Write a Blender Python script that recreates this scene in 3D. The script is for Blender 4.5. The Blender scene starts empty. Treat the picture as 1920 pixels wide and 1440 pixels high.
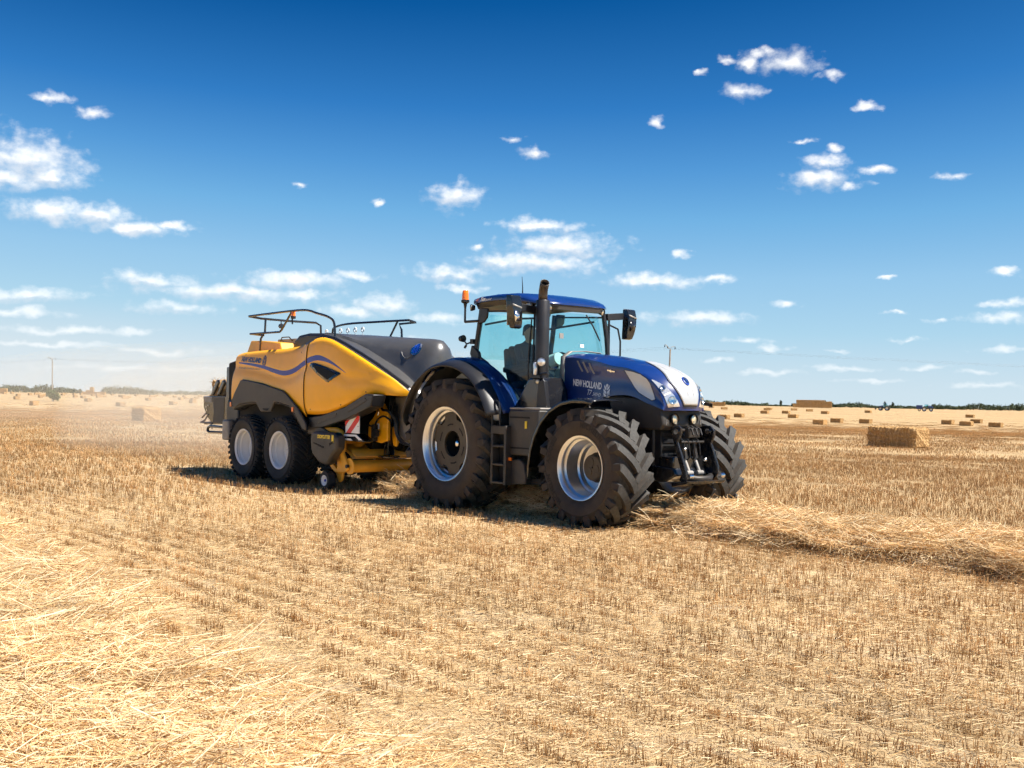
import bpy, bmesh, math, random
import numpy as np
from mathutils import Vector, Matrix
from mathutils.bvhtree import BVHTree

random.seed(7); np.random.seed(7)
scene = bpy.context.scene
COL = scene.collection
rad = math.radians

# ------------------------------------------------------------------ camera
PITCH, ROLL, EYE, FPX = rad(0.80), rad(1.08), 1.77, 2080.0
cam_d = bpy.data.cameras.new("camera")
cam_d.sensor_width = 36.0
cam_d.lens = 36.0 * FPX / 1920.0
cam_d.clip_start, cam_d.clip_end = 0.1, 6000.0
cam = bpy.data.objects.new("camera", cam_d)
COL.objects.link(cam)
_F = Vector((0, math.cos(PITCH), math.sin(PITCH)))
_U0 = Vector((0, -math.sin(PITCH), math.cos(PITCH)))
_R = Vector((1, 0, 0)) * math.cos(ROLL) + _U0 * math.sin(ROLL)
_U = _U0 * math.cos(ROLL) - Vector((1, 0, 0)) * math.sin(ROLL)
cam.matrix_world = Matrix(((_R.x, _U.x, -_F.x, 0), (_R.y, _U.y, -_F.y, 0), (_R.z, _U.z, -_F.z, EYE), (0, 0, 0, 1)))
scene.camera = cam

# ------------------------------------------------------------------ sun, sky, exposure
SUN_H = Vector((0.925, -0.379, 0)).normalized()
SUN_EL = rad(57)
SUN_DIR = SUN_H * math.cos(SUN_EL) + Vector((0, 0, math.sin(SUN_EL)))
sun_d = bpy.data.lights.new("sun", 'SUN')
sun_d.energy = 5.0; sun_d.angle = rad(0.53); sun_d.color = (1.0, 0.945, 0.855)
sun = bpy.data.objects.new("sun", sun_d); COL.objects.link(sun)
sun.rotation_euler = SUN_DIR.to_track_quat('Z', 'Y').to_euler()
sun.location = (30, -10, 50)

scene.view_settings.view_transform = 'Standard'
scene.view_settings.look = 'None'
scene.view_settings.exposure = 0.88
scene.view_settings.gamma = 1.0
scene.view_settings.use_curve_mapping = False
scene.cycles.max_bounces = 6
scene.cycles.diffuse_bounces = 3
scene.cycles.glossy_bounces = 3
scene.cycles.transmission_bounces = 4
scene.cycles.transparent_max_bounces = 12
scene.cycles.volume_bounces = 1
scene.cycles.use_adaptive_sampling = True; scene.cycles.adaptive_threshold = 0.03; scene.cycles.adaptive_min_samples = 12
scene.cycles.caustics_reflective = False
scene.cycles.caustics_refractive = False

def pixel_dir(px, py):
    return (_F + _R * ((px - 960) / FPX) - _U * ((py - 720) / FPX)).normalized()

CLOUDS = [(40,300,95,40),(95,330,60,18),(15,335,60,18),(110,398,75,20),(190,405,60,20),(245,425,75,13),(320,421,40,7),
 (95,183,27,9),(175,212,28,9),(853,370,50,23),(1000,287,28,11),(957,258,20,6),(711,379,13,7),(555,350,12,5),
 (1237,227,16,8),(1395,171,33,13),(1480,117,52,20),(1402,116,22,13),(1425,104,22,8),(1360,111,16,6),(1556,140,22,8),(1316,137,13,6),(1627,202,23,7),
 (1545,300,36,12),(1540,330,55,17),(1595,346,30,7),(1565,276,18,7),(1655,314,24,7),(1787,331,25,6),(1510,263,15,4),
 (1010,423,75,11),(1060,462,100,20),(1010,493,115,20),(940,490,60,12),(845,515,65,14),(1277,477,17,6),(890,463,14,7),
 (1225,528,85,12),(1345,524,35,7),(1310,598,100,12),(1470,570,26,7),(1650,522,14,4),(1883,512,24,6),(1890,570,36,7),(1870,598,50,9),
 (285,526,70,13),(440,548,170,15),(550,525,95,16),(660,517,45,9),(335,577,70,12),(560,553,60,10),(715,570,50,16),(660,582,60,9),(830,597,55,9),(870,540,40,7),
 (40,552,95,12),(40,585,70,8),(130,618,110,6),(240,620,45,6),(1440,652,25,6),(1400,637,35,5),(1705,640,30,4),(1740,690,38,4),(1825,702,26,5),(1345,675,25,5),
 (1440,697,70,5),(90,645,110,5),(300,660,80,5),(210,690,120,4),(350,690,70,4),(1590,690,60,4),(1880,655,40,5),(1760,602,20,4),(1560,660,18,4),(960,600,40,8),(760,640,60,7),(1680,585,22,3),(1640,715,60,4),(1850,725,60,4)]

world = bpy.data.worlds.new("World"); scene.world = world; world.use_nodes = True
world.cycles.sampling_method = 'NONE'
wt = world.node_tree; wt.nodes.clear()
def WN(t, **k):
    n = wt.nodes.new(t)
    for a, b in k.items(): setattr(n, a, b)
    return n
def wl(a, b): wt.links.new(a, b)
def wmath(op, a, b=None, c=None, clamp=False):
    n = WN('ShaderNodeMath', operation=op, use_clamp=clamp)
    for i, v in enumerate((a, b, c)):
        if v is None: continue
        if isinstance(v, (int, float)): n.inputs[i].default_value = v
        else: wl(v, n.inputs[i])
    return n.outputs[0]
def wvec(op, a, b=None, c=None):
    n = WN('ShaderNodeVectorMath', operation=op)
    for i, v in enumerate((a, b, c)):
        if v is None: continue
        if isinstance(v, (tuple, list)): n.inputs[i].default_value = v
        else: wl(v, n.inputs[i])
    return n.outputs['Value'] if op == 'LENGTH' else n.outputs[0]
sky = WN('ShaderNodeTexSky', sky_type='NISHITA', sun_disc=False)
sky.sun_elevation = SUN_EL
sky.sun_rotation = math.atan2(SUN_H.x, SUN_H.y)
sky.air_density = 1.0; sky.dust_density = 0.0; sky.ozone_density = 1.0; sky.altitude = 0
# grade the Nishita sky by its own brightness: a polarised blue overhead paling evenly to the horizon
bw = WN('ShaderNodeRGBToBW'); wl(sky.outputs[0], bw.inputs[0])
lum = wmath('MULTIPLY', bw.outputs[0], 0.1)
grade = WN('ShaderNodeValToRGB'); grade.color_ramp.interpolation = 'B_SPLINE' if False else 'LINEAR'
_stops = [(0.10, (0.000, 0.050, 0.20)), (0.245, (0.003, 0.098, 0.345)), (0.306, (0.032, 0.205, 0.56)), (0.36, (0.090, 0.325, 0.69)), (0.42, (0.17, 0.45, 0.78)), (0.52, (0.31, 0.58, 0.84)), (0.65, (0.43, 0.68, 0.855)), (0.80, (0.66, 0.785, 0.86)), (0.95, (0.78, 0.84, 0.88))]
while len(grade.color_ramp.elements) < len(_stops): grade.color_ramp.elements.new(0.5)
for e_, (p_, c_) in zip(grade.color_ramp.elements, _stops): e_.position = p_; e_.color = (*c_, 1)
wl(lum, grade.inputs[0])
hs = WN('ShaderNodeVectorMath', operation='SCALE'); hs.inputs['Scale'].default_value = 10.0 / 2 ** scene.view_settings.exposure
wl(grade.outputs[0], hs.inputs[0])
tc = WN('ShaderNodeTexCoord')
sep = WN('ShaderNodeSeparateXYZ'); wl(tc.outputs['Generated'], sep.inputs[0])
az = wmath('ARCTAN2', sep.outputs[0], sep.outputs[1])
el = wmath('ARCSINE', sep.outputs[2])
comb = WN('ShaderNodeCombineXYZ'); wl(az, comb.inputs[0]); wl(el, comb.inputs[1])
stretch = wvec('MULTIPLY', comb.outputs[0], (1.0, 1.35, 1.0))
def wnoise(scale, detail, rough, lac=2.0, vec=None):
    n = WN('ShaderNodeTexNoise'); n.inputs['Scale'].default_value = scale; n.inputs['Detail'].default_value = detail
    n.inputs['Roughness'].default_value = rough; n.inputs['Lacunarity'].default_value = lac
    wl(vec or stretch, n.inputs['Vector']); return n
nz = wnoise(38, 4, 0.55)
off = wvec('SUBTRACT', nz.outputs['Color'], (0.5, 0.5, 0.5))
P = wvec('MULTIPLY_ADD', off, (0.035, 0.016, 0.0), comb.outputs[0])
blobs = []
for (cx, cy, rx, ry) in CLOUDS:
    d = pixel_dir(cx, cy)
    blobs.append((math.atan2(d.x, d.y), math.asin(d.z), 1.28 * rx / FPX, 1.4 * ry / FPX))
rng = random.Random(5)
while len(blobs) < len(CLOUDS) + 22:          # the same scattered clouds all around the sky
    a = rng.uniform(-math.pi, math.pi); e = rad(1.5 + 55 * rng.random() ** 2.0)
    if abs(a) < 0.52 and e < 0.42: continue
    k = 0.45 + 0.9 * e
    w = rng.uniform(0.03, 0.13) * (0.6 + k); blobs.append((a, e, w, w * rng.uniform(0.14, 0.34)))
def cloud_field(P_, blobs):
    """distance to the nearest cloud core, 0 at its centre and 1 at its edge"""
    d_ = None
    for (a, e, ra, re) in blobs:
        L = wvec('LENGTH', wvec('MULTIPLY_ADD', P_, (1 / ra, 1 / re, 1.0), (-a / ra, -e / re, 0.0)))
        d_ = L if d_ is None else wmath('MINIMUM', d_, L)
    return d_
dmin = cloud_field(P, blobs)
dup = cloud_field(wvec('ADD', P, (0.003, 0.0045, 0.0)), [b_ for b_ in blobs if b_[3] > 0.0072])        # the same field a little towards the sun, for shaded undersides
fine = wnoise(62, 7, 0.55)
vor = WN('ShaderNodeTexVoronoi', feature='SMOOTH_F1'); vor.inputs['Scale'].default_value = 120; vor.inputs['Smoothness'].default_value = 0.8; wl(wvec('MULTIPLY_ADD', nz.outputs['Color'], (0.02, 0.02, 0.0), stretch), vor.inputs['Vector'])
f1 = wmath('ADD', wmath('MULTIPLY_ADD', fine.outputs['Fac'], 1.7, -0.85), wmath('MULTIPLY_ADD', vor.outputs['Distance'], -0.35, 0.13))
dens = wmath('SUBTRACT', 1.0, dmin)
dens = wmath('ADD', dens, f1)
mr = WN('ShaderNodeMapRange', interpolation_type='SMOOTHSTEP'); mr.inputs['From Min'].default_value = -0.12; mr.inputs['From Max'].default_value = 1.12
wl(dens, mr.inputs['Value'])
alpha = wmath('MULTIPLY', mr.outputs[0], 0.93)
# thinner towards the horizon where the air lies in front of them
mh = WN('ShaderNodeMapRange'); mh.inputs['From Min'].default_value = 0.0; mh.inputs['From Max'].default_value = 0.12
mh.inputs['To Min'].default_value = 0.28; mh.inputs['To Max'].default_value = 1.0; wl(el, mh.inputs['Value'])
alpha = wmath('MULTIPLY', alpha, mh.outputs[0])
shade = wnoise(45, 5, 0.6)
cr = WN('ShaderNodeMix', data_type='RGBA'); cr.inputs['A'].default_value = (4.6, 4.85, 5.2, 1); cr.inputs['B'].default_value = (6.7, 6.65, 6.55, 1)
ms = WN('ShaderNodeMapRange'); ms.inputs['From Min'].default_value = 0.30; ms.inputs['From Max'].default_value = 0.62; wl(wmath('ADD', wmath('MULTIPLY', shade.outputs['Fac'], 0.5), wmath('MULTIPLY_ADD', wmath('SUBTRACT', wmath('MINIMUM', dup, 1.6), dmin), 0.75, 0.22)), ms.inputs['Value'])
wl(ms.outputs[0], cr.inputs['Factor'])
mixc = WN('ShaderNodeMix', data_type='RGBA'); wl(alpha, mixc.inputs['Factor']); wl(hs.outputs[0], mixc.inputs['A']); wl(cr.outputs['Result'], mixc.inputs['B'])
bg = WN('ShaderNodeBackground'); bg.inputs['Strength'].default_value = 0.1
wl(mixc.outputs['Result'], bg.inputs['Color'])
wo = WN('ShaderNodeOutputWorld'); wl(bg.outputs[0], wo.inputs['Surface'])

# ------------------------------------------------------------------ frame of the field: local x runs along the rows, local y across
TH = rad(49.6); TX, TY = -0.06, 18.65
HX = Vector((math.cos(TH), -math.sin(TH), 0)); LX = Vector((math.sin(TH), math.cos(TH), 0))
def to_world(x, y, z=0.0): return Vector((TX, TY, 0)) + HX * x + LX * y + Vector((0, 0, z))
def terrain(wx, wy):
    """a shallow hollow between about 100 and 400 m out, level with the near field again at the horizon"""
    d = np.hypot(wx, wy) + 1e-6; a = np.arctan2(wx, np.maximum(wy, 1e-6)); k = 0.72 + 0.28 * np.clip((a + 0.1) / 0.4, 0, 1)
    return -1.7 * k * np.exp(-(np.log(d / 215.0) / 0.64) ** 2)
def ground_at(px, py):
    d = pixel_dir(px, py); s = 20.0
    while s < 900 and EYE + d.z * s > float(terrain(d.x * s, d.y * s)): s += 0.5
    return Vector((d.x * s, d.y * s, float(terrain(d.x * s, d.y * s))))
def at_distance(px, dist, z=0.0):
    d = pixel_dir(px, 750); k = dist / math.hypot(d.x, d.y)
    return Vector((d.x * k, d.y * k, z + float(terrain(d.x * k, d.y * k))))

# ------------------------------------------------------------------ materials
MATS = {}
def nodes_of(name):
    m = bpy.data.materials.new(name); m.use_nodes = True
    nt = m.node_tree; b = nt.nodes['Principled BSDF']
    MATS[name] = m
    return m, nt, b
def noise_node(nt, scale, detail=4, rough=0.55, coord='Object'):
    t = nt.nodes.new('ShaderNodeTexCoord'); n = nt.nodes.new('ShaderNodeTexNoise')
    n.inputs['Scale'].default_value = scale; n.inputs['Detail'].default_value = detail; n.inputs['Roughness'].default_value = rough
    nt.links.new(t.outputs[coord], n.inputs['Vector']); return n
def ramp_node(nt, src, stops):
    r = nt.nodes.new('ShaderNodeValToRGB')
    while len(r.color_ramp.elements) < len(stops): r.color_ramp.elements.new(0.5)
    for e, (p, c) in zip(r.color_ramp.elements, stops):
        e.position = p; e.color = (c[0], c[1], c[2], 1)
    nt.links.new(src, r.inputs[0]); return r
def mat(name, col, rough=0.5, metal=0.0, var=0.12, dust=0.0, coat=0.0, bump=0.0, scale=4.0, dust_col=(0.42, 0.32, 0.21), spec=0.5):
    """paint, plastic or metal: base colour with slight mottling, an optional dusting of field dust and a fine relief"""
    m, nt, b = nodes_of(name)
    b.inputs['Roughness'].default_value = rough; b.inputs['Metallic'].default_value = metal
    b.inputs['Coat Weight'].default_value = coat; b.inputs['Coat Roughness'].default_value = 0.06
    b.inputs['Specular IOR Level'].default_value = spec
    n = noise_node(nt, scale, 5, 0.6)
    lo = [c * (1 - var) for c in col]; hi = [min(1, c * (1 + var)) for c in col]
    r = ramp_node(nt, n.outputs['Fac'], [(0.35, lo), (0.65, hi)])
    out = r.outputs[0]
    if dust > 0:
        n2 = noise_node(nt, 2.3, 6, 0.65)
        mr_ = nt.nodes.new('ShaderNodeMapRange'); mr_.inputs['From Min'].default_value = 0.38; mr_.inputs['From Max'].default_value = 0.75
        mr_.inputs['To Max'].default_value = dust; mr_.inputs['To Min'].default_value = dust * 0.25
        nt.links.new(n2.outputs['Fac'], mr_.inputs['Value'])
        mx = nt.nodes.new('ShaderNodeMix'); mx.data_type = 'RGBA'
        nt.links.new(mr_.outputs[0], mx.inputs['Factor']); nt.links.new(out, mx.inputs['A']); mx.inputs['B'].default_value = (*dust_col, 1)
        out = mx.outputs['Result']
    nt.links.new(out, b.inputs['Base Color'])
    if bump > 0:
        n3 = noise_node(nt, 60, 3, 0.6); bp = nt.nodes.new('ShaderNodeBump'); bp.inputs['Strength'].default_value = bump; bp.inputs['Distance'].default_value = 0.01
        nt.links.new(n3.outputs['Fac'], bp.inputs['Height']); nt.links.new(bp.outputs[0], b.inputs['Normal'])
    return m
mat('blue_paint', (0.004, 0.030, 0.165), 0.35, 0.0, 0.05, 0.0, coat=0.7)
mat('yellow_paint', (0.95, 0.435, 0.004), 0.38, 0, 0.03, 0.025, coat=0.22, dust_col=(0.62, 0.42, 0.2))
mat('yellow_steel', (0.82, 0.38, 0.015), 0.45, 0, 0.10, 0.15, coat=0.2)
mat('black_plastic', (0.014, 0.015, 0.019), 0.40, 0, 0.2, 0.015, bump=0.06)
mat('black_gloss', (0.010, 0.011, 0.014), 0.18, 0, 0.2, 0.02, coat=0.6)
mat('dusty_plastic', (0.035, 0.032, 0.030), 0.5, 0, 0.2, 0.22, bump=0.1, dust_col=(0.17, 0.13, 0.09))
mat('grey_shield', (0.105, 0.105, 0.108), 0.30, 0.35, 0.1, 0.05, bump=0.05)
mat('grey_plate', (0.30, 0.29, 0.28), 0.55, 0.3, 0.2, 0.3)
mat('exhaust_metal', (0.045, 0.045, 0.05), 0.42, 0.6, 0.15, 0.05)
mat('exhaust_tip', (0.075, 0.065, 0.06), 0.45, 0.8, 0.25, 0.1)
mat('dark_metal', (0.02, 0.02, 0.022), 0.5, 0.3, 0.3, 0.12)
mat('black_hole', (0.006, 0.006, 0.007), 0.8, 0, 0.1)
mat('silver_rim', (0.78, 0.79, 0.80), 0.30, 0.85, 0.05, 0.03)
mat('white_rim', (0.80, 0.80, 0.80), 0.42, 0, 0.04, 0.06)
mat('brown_hub', (0.075, 0.06, 0.042), 0.55, 0.2, 0.15, 0.25, dust_col=(0.2, 0.15, 0.09))
mat('chrome', (0.75, 0.75, 0.76), 0.16, 1.0, 0.05)
mat('white_paint', (0.82, 0.82, 0.81), 0.3, 0, 0.02, 0.02, coat=0.3)
mat('white_decal', (0.86, 0.87, 0.88), 0.4, 0, 0.02)
mat('silver_grille', (0.62, 0.62, 0.61), 0.38, 0.4, 0.04, 0.03)
mat('blue_decal', (0.003, 0.05, 0.36), 0.35, 0, 0.05, 0.02)
mat('navy_decal', (0.03, 0.05, 0.13), 0.4, 0, 0.05, 0.1)
mat('yellow_decal', (0.85, 0.62, 0.03), 0.4, 0, 0.03)
mat('red_decal', (0.70, 0.025, 0.025), 0.4, 0, 0.04)
mat('orange_lens', (0.95, 0.20, 0.01), 0.2, 0, 0.1, coat=0.6)
mat('lamp_lens', (0.80, 0.82, 0.84), 0.08, 0.55, 0.1, coat=1.0, scale=40)
mat('lamp_warm', (0.85, 0.74, 0.52), 0.1, 0.4, 0.1, coat=1.0, scale=40)
mat('interior_grey', (0.28, 0.28, 0.27), 0.7, 0, 0.1)
mat('interior_pale', (0.75, 0.76, 0.72), 0.7, 0, 0.06)
mat('seat_fabric', (0.018, 0.022, 0.03), 0.85, 0, 0.15, bump=0.1)
mat('skin', (0.52, 0.29, 0.20), 0.55, 0, 0.06)
mat('hair', (0.03, 0.02, 0.014), 0.6, 0, 0.2)
mat('shirt', (0.02, 0.035, 0.06), 0.8, 0, 0.1)
mat('trousers', (0.07, 0.065, 0.06), 0.85, 0, 0.1)
mat('pole_wood', (0.30, 0.26, 0.22), 0.8, 0, 0.2, scale=2)
mat('wire', (0.10, 0.10, 0.11), 0.5, 0.5, 0.05)

def straw_mat(name, lo, mid, hi, translucent=0.25, coord_z=None):
    m, nt, b = nodes_of(name)
    g = nt.nodes.new('ShaderNodeNewGeometry')
    r = ramp_node(nt, g.outputs['Random Per Island'], [(0.0, lo), (0.5, mid), (1.0, hi)])
    out = r.outputs[0]
    oi = nt.nodes.new('ShaderNodeObjectInfo')
    v = nt.nodes.new('ShaderNodeMapRange'); v.inputs['To Min'].default_value = 0.80; v.inputs['To Max'].default_value = 1.14
    nt.links.new(oi.outputs['Random'], v.inputs['Value'])
    mul = nt.nodes.new('ShaderNodeVectorMath'); mul.operation = 'SCALE'
    nt.links.new(out, mul.inputs[0]); nt.links.new(v.outputs[0], mul.inputs['Scale']); out = mul.outputs[0]
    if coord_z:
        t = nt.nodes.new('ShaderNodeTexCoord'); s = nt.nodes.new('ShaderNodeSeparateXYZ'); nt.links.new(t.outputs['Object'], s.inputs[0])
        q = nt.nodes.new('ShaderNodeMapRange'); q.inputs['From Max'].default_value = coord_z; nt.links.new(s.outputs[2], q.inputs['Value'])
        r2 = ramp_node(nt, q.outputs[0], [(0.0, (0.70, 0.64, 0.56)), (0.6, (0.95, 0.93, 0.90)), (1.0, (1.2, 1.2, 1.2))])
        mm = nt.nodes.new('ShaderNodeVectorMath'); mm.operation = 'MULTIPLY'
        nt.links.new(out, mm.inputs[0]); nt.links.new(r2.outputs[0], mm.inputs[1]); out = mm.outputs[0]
    nt.links.new(out, b.inputs['Base Color']); b.inputs['Roughness'].default_value = 0.55; b.inputs['Specular IOR Level'].default_value = 0.35
    tr = nt.nodes.new('ShaderNodeBsdfTranslucent'); nt.links.new(out, tr.inputs['Color'])
    mx = nt.nodes.new('ShaderNodeMixShader'); mx.inputs[0].default_value = translucent
    o = nt.nodes['Material Output']
    nt.links.new(b.outputs[0], mx.inputs[1]); nt.links.new(tr.outputs[0], mx.inputs[2]); nt.links.new(mx.outputs[0], o.inputs[0])
    return m
straw_mat('straw', (0.66, 0.40, 0.16), (0.91, 0.665, 0.36), (0.97, 0.83, 0.57), 0.25)
straw_mat('chaff', (0.56, 0.36, 0.16), (0.75, 0.535, 0.285), (0.85, 0.68, 0.42), 0.1)
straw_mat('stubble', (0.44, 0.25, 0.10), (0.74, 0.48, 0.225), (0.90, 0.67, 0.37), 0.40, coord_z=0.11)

def tyre_mat(name, tread, side):
    m, nt, b = nodes_of(name)
    t = nt.nodes.new('ShaderNodeTexCoord'); s = nt.nodes.new('ShaderNodeSeparateXYZ'); nt.links.new(t.outputs['Object'], s.inputs[0])
    n = noise_node(nt, 5, 6, 0.62); n2 = noise_node(nt, 26, 4, 0.6)
    a = ramp_node(nt, n.outputs['Fac'], [(0.3, [c * 0.72 for c in side]), (0.7, [c * 1.25 for c in side])])
    c = ramp_node(nt, n2.outputs['Fac'], [(0.3, [c * 0.75 for c in tread]), (0.7, [c * 1.3 for c in tread])])
    # dust clings to the flanks, lugs are rubbed clean: split by normal along the axle
    g = nt.nodes.new('ShaderNodeNewGeometry'); tr = nt.nodes.new('ShaderNodeVectorTransform'); tr.vector_type = 'NORMAL'; tr.convert_from = 'WORLD'; tr.convert_to = 'OBJECT'
    nt.links.new(g.outputs['Normal'], tr.inputs[0]); sp = nt.nodes.new('ShaderNodeSeparateXYZ'); nt.links.new(tr.outputs[0], sp.inputs[0])
    ab = nt.nodes.new('ShaderNodeMath'); ab.operation = 'ABSOLUTE'; nt.links.new(sp.outputs[1], ab.inputs[0])
    mr_ = nt.nodes.new('ShaderNodeMapRange'); mr_.inputs['From Min'].default_value = 0.35; mr_.inputs['From Max'].default_value = 0.85; nt.links.new(ab.outputs[0], mr_.inputs['Value'])
    mx = nt.nodes.new('ShaderNodeMix'); mx.data_type = 'RGBA'; nt.links.new(mr_.outputs[0], mx.inputs['Factor'])
    nt.links.new(c.outputs[0], mx.inputs['A']); nt.links.new(a.outputs[0], mx.inputs['B'])
    nt.links.new(mx.outputs['Result'], b.inputs['Base Color']); b.inputs['Roughness'].default_value = 0.72; b.inputs['Specular IOR Level'].default_value = 0.3
    bp = nt.nodes.new('ShaderNodeBump'); bp.inputs['Strength'].default_value = 0.12; bp.inputs['Distance'].default_value = 0.01
    nt.links.new(n2.outputs['Fac'], bp.inputs['Height']); nt.links.new(bp.outputs[0], b.inputs['Normal'])
tyre_mat('tractor_tyre', (0.062, 0.059, 0.055), (0.058, 0.044, 0.034))
tyre_mat('baler_tyre', (0.030, 0.030, 0.032), (0.035, 0.034, 0.035))
mat('tyre_print', (0.018, 0.015, 0.013), 0.8, 0, 0.15)

def glass_mat(name, tint, refl=0.10):
    m, nt, b = nodes_of(name); o = nt.nodes['Material Output']; nt.nodes.remove(b)
    t = nt.nodes.new('ShaderNodeBsdfTransparent'); t.inputs['Color'].default_value = (*tint, 1)
    gl = nt.nodes.new('ShaderNodeBsdfGlossy'); gl.inputs['Roughness'].default_value = 0.01; gl.inputs['Color'].default_value = (0.95, 0.98, 1, 1)
    df = nt.nodes.new('ShaderNodeBsdfDiffuse'); df.inputs['Color'].default_value = (0.55, 0.60, 0.58, 1)
    lw = nt.nodes.new('ShaderNodeLayerWeight'); lw.inputs['Blend'].default_value = 0.5; fr = nt.nodes.new('ShaderNodeMath'); fr.operation = 'POWER'; fr.inputs[1].default_value = 5.0; nt.links.new(lw.outputs['Facing'], fr.inputs[0])
    a = nt.nodes.new('ShaderNodeMath'); a.operation = 'MULTIPLY_ADD'; a.inputs[1].default_value = 1.0; a.inputs[2].default_value = 0.045; nt.links.new(fr.outputs[0], a.inputs[0])
    m1 = nt.nodes.new('ShaderNodeMixShader'); nt.links.new(a.outputs[0], m1.inputs[0]); nt.links.new(t.outputs[0], m1.inputs[1]); nt.links.new(gl.outputs[0], m1.inputs[2])
    n = noise_node(nt, 3, 5, 0.6); mr_ = nt.nodes.new('ShaderNodeMapRange'); mr_.inputs['From Min'].default_value = 0.4; mr_.inputs['From Max'].default_value = 0.8; mr_.inputs['To Min'].default_value = 0.0; mr_.inputs['To Max'].default_value = 0.035
    nt.links.new(n.outputs['Fac'], mr_.inputs['Value'])
    m2 = nt.nodes.new('ShaderNodeMixShader'); nt.links.new(mr_.outputs[0], m2.inputs[0]); nt.links.new(m1.outputs[0], m2.inputs[1]); nt.links.new(df.outputs[0], m2.inputs[2])
    nt.links.new(m2.outputs[0], o.inputs[0])
glass_mat('cab_glass', (0.66, 0.91, 0.92))
glass_mat('clear_lens', (0.92, 0.94, 0.95))

# ------------------------------------------------------------------ mesh helpers
class MB:
    def __init__(s): s.v = []; s.f = []
    def add(s, vs, fs):
        o = len(s.v); s.v += [tuple(p) for p in vs]; s.f += [tuple(i + o for i in f) for f in fs]; return s
    def box(s, x0, x1, y0, y1, z0, z1, rot=None):
        vs = [(x, y, z) for x in (x0, x1) for y in (y0, y1) for z in (z0, z1)]
        if rot is not None:
            c = Vector(((x0 + x1) / 2, (y0 + y1) / 2, (z0 + z1) / 2)); vs = [rot @ (Vector(p) - c) + c for p in vs]
        return s.add(vs, [(0, 1, 3, 2), (4, 6, 7, 5), (0, 4, 5, 1), (2, 3, 7, 6), (0, 2, 6, 4), (1, 5, 7, 3)])
    def bar(s, a, b, w, h, up=(0, 0, 1)):
        a, b = Vector(a), Vector(b); d = (b - a).normalized(); u = Vector(up); sd = d.cross(u).normalized(); u = sd.cross(d)
        vs = [p + sd * (i * w / 2) + u * (j * h / 2) for p in (a, b) for i, j in ((-1, -1), (1, -1), (1, 1), (-1, 1))]
        return s.add(vs, [(0, 1, 2, 3), (7, 6, 5, 4), (0, 4, 5, 1), (1, 5, 6, 2), (2, 6, 7, 3), (3, 7, 4, 0)])
    def prism(s, poly, a, b, axis='y'):
        def P(p, h): return (p[0], h, p[1]) if axis == 'y' else ((h, p[0], p[1]) if axis == 'x' else (p[0], p[1], h))
        n = len(poly); vs = [P(p, a) for p in poly] + [P(p, b) for p in poly]
        return s.add(vs, [tuple(range(n)), tuple(range(2 * n - 1, n - 1, -1))] + [(i, i + n, (i + 1) % n + n, (i + 1) % n) for i in range(n)])
    def tube(s, pts, r, n=8, closed=False, caps=True):
        pts = [Vector(p) for p in pts]; m = len(pts); rs = r if isinstance(r, (list, tuple)) else [r] * m
        vs = []; up = None
        for i, p in enumerate(pts):
            if closed: d = pts[(i + 1) % m] - pts[i - 1]
            else: d = pts[min(i + 1, m - 1)] - pts[max(i - 1, 0)]
            d.normalize()
            if up is None: up = Vector((0, 0, 1)) if abs(d.z) < 0.9 else Vector((1, 0, 0))
            sd = d.cross(up).normalized(); up = sd.cross(d).normalized()
            for k in range(n):
                t = 2 * math.pi * k / n; vs.append(p + (sd * math.cos(t) + up * math.sin(t)) * rs[i])
        fs = []
        for i in range(m if closed else m - 1):
            j = (i + 1) % m
            for k in range(n): fs.append((i * n + k, i * n + (k + 1) % n, j * n + (k + 1) % n, j * n + k))
        if caps and not closed: fs += [tuple(range(n - 1, -1, -1)), tuple((m - 1) * n + k for k in range(n))]
        return s.add(vs, fs)
    def lathe(s, prof, n=32, center=(0, 0, 0), axis='y', cap0=False, cap1=False, arc=None):
        vs = []; c = center; full = arc is None
        a0, a1 = arc or (0, 2 * math.pi); cols = n if full else n + 1
        for k in range(cols):
            t = a0 + (a1 - a0) * k / n; ct, st = math.cos(t), math.sin(t)
            for (r, h) in prof:
                if axis == 'y': vs.append((c[0] + r * ct, c[1] + h, c[2] + r * st))
                elif axis == 'z': vs.append((c[0] + r * ct, c[1] + r * st, c[2] + h))
                else: vs.append((c[0] + h, c[1] + r * ct, c[2] + r * st))
        m = len(prof); fs = []
        for k in range(n):
            j = (k + 1) % cols
            for i in range(m - 1): fs.append((k * m + i, k * m + i + 1, j * m + i + 1, j * m + i))
        if cap0: fs.append(tuple(k * m for k in range(cols)))
        if cap1: fs.append(tuple(k * m + m - 1 for k in reversed(range(cols))))
        return s.add(vs, fs)
    def loft(s, rings, closed=False, cap0=False, cap1=False):
        n = len(rings[0]); vs = [p for r in rings for p in r]; fs = []
        for i in range(len(rings) - 1):
            for k in range(n if closed else n - 1):
                j = (k + 1) % n; fs.append((i * n + k, i * n + j, (i + 1) * n + j, (i + 1) * n + k))
        if cap0: fs.append(tuple(range(n - 1, -1, -1)))
        if cap1: fs.append(tuple((len(rings) - 1) * n + k for k in range(n)))
        return s.add(vs, fs)
    def ball(s, c, r, n=14, m=9):
        r = r if isinstance(r, (tuple, list)) else (r, r, r)
        rings = []
        for i in range(m + 1):
            t = math.pi * i / m; q = max(math.sin(t), 0.001)
            rings.append([(c[0] + r[0] * q * math.cos(2 * math.pi * k / n), c[1] + r[1] * q * math.sin(2 * math.pi * k / n), c[2] + r[2] * math.cos(t)) for k in range(n)])
        return s.loft(rings, closed=True)
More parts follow.
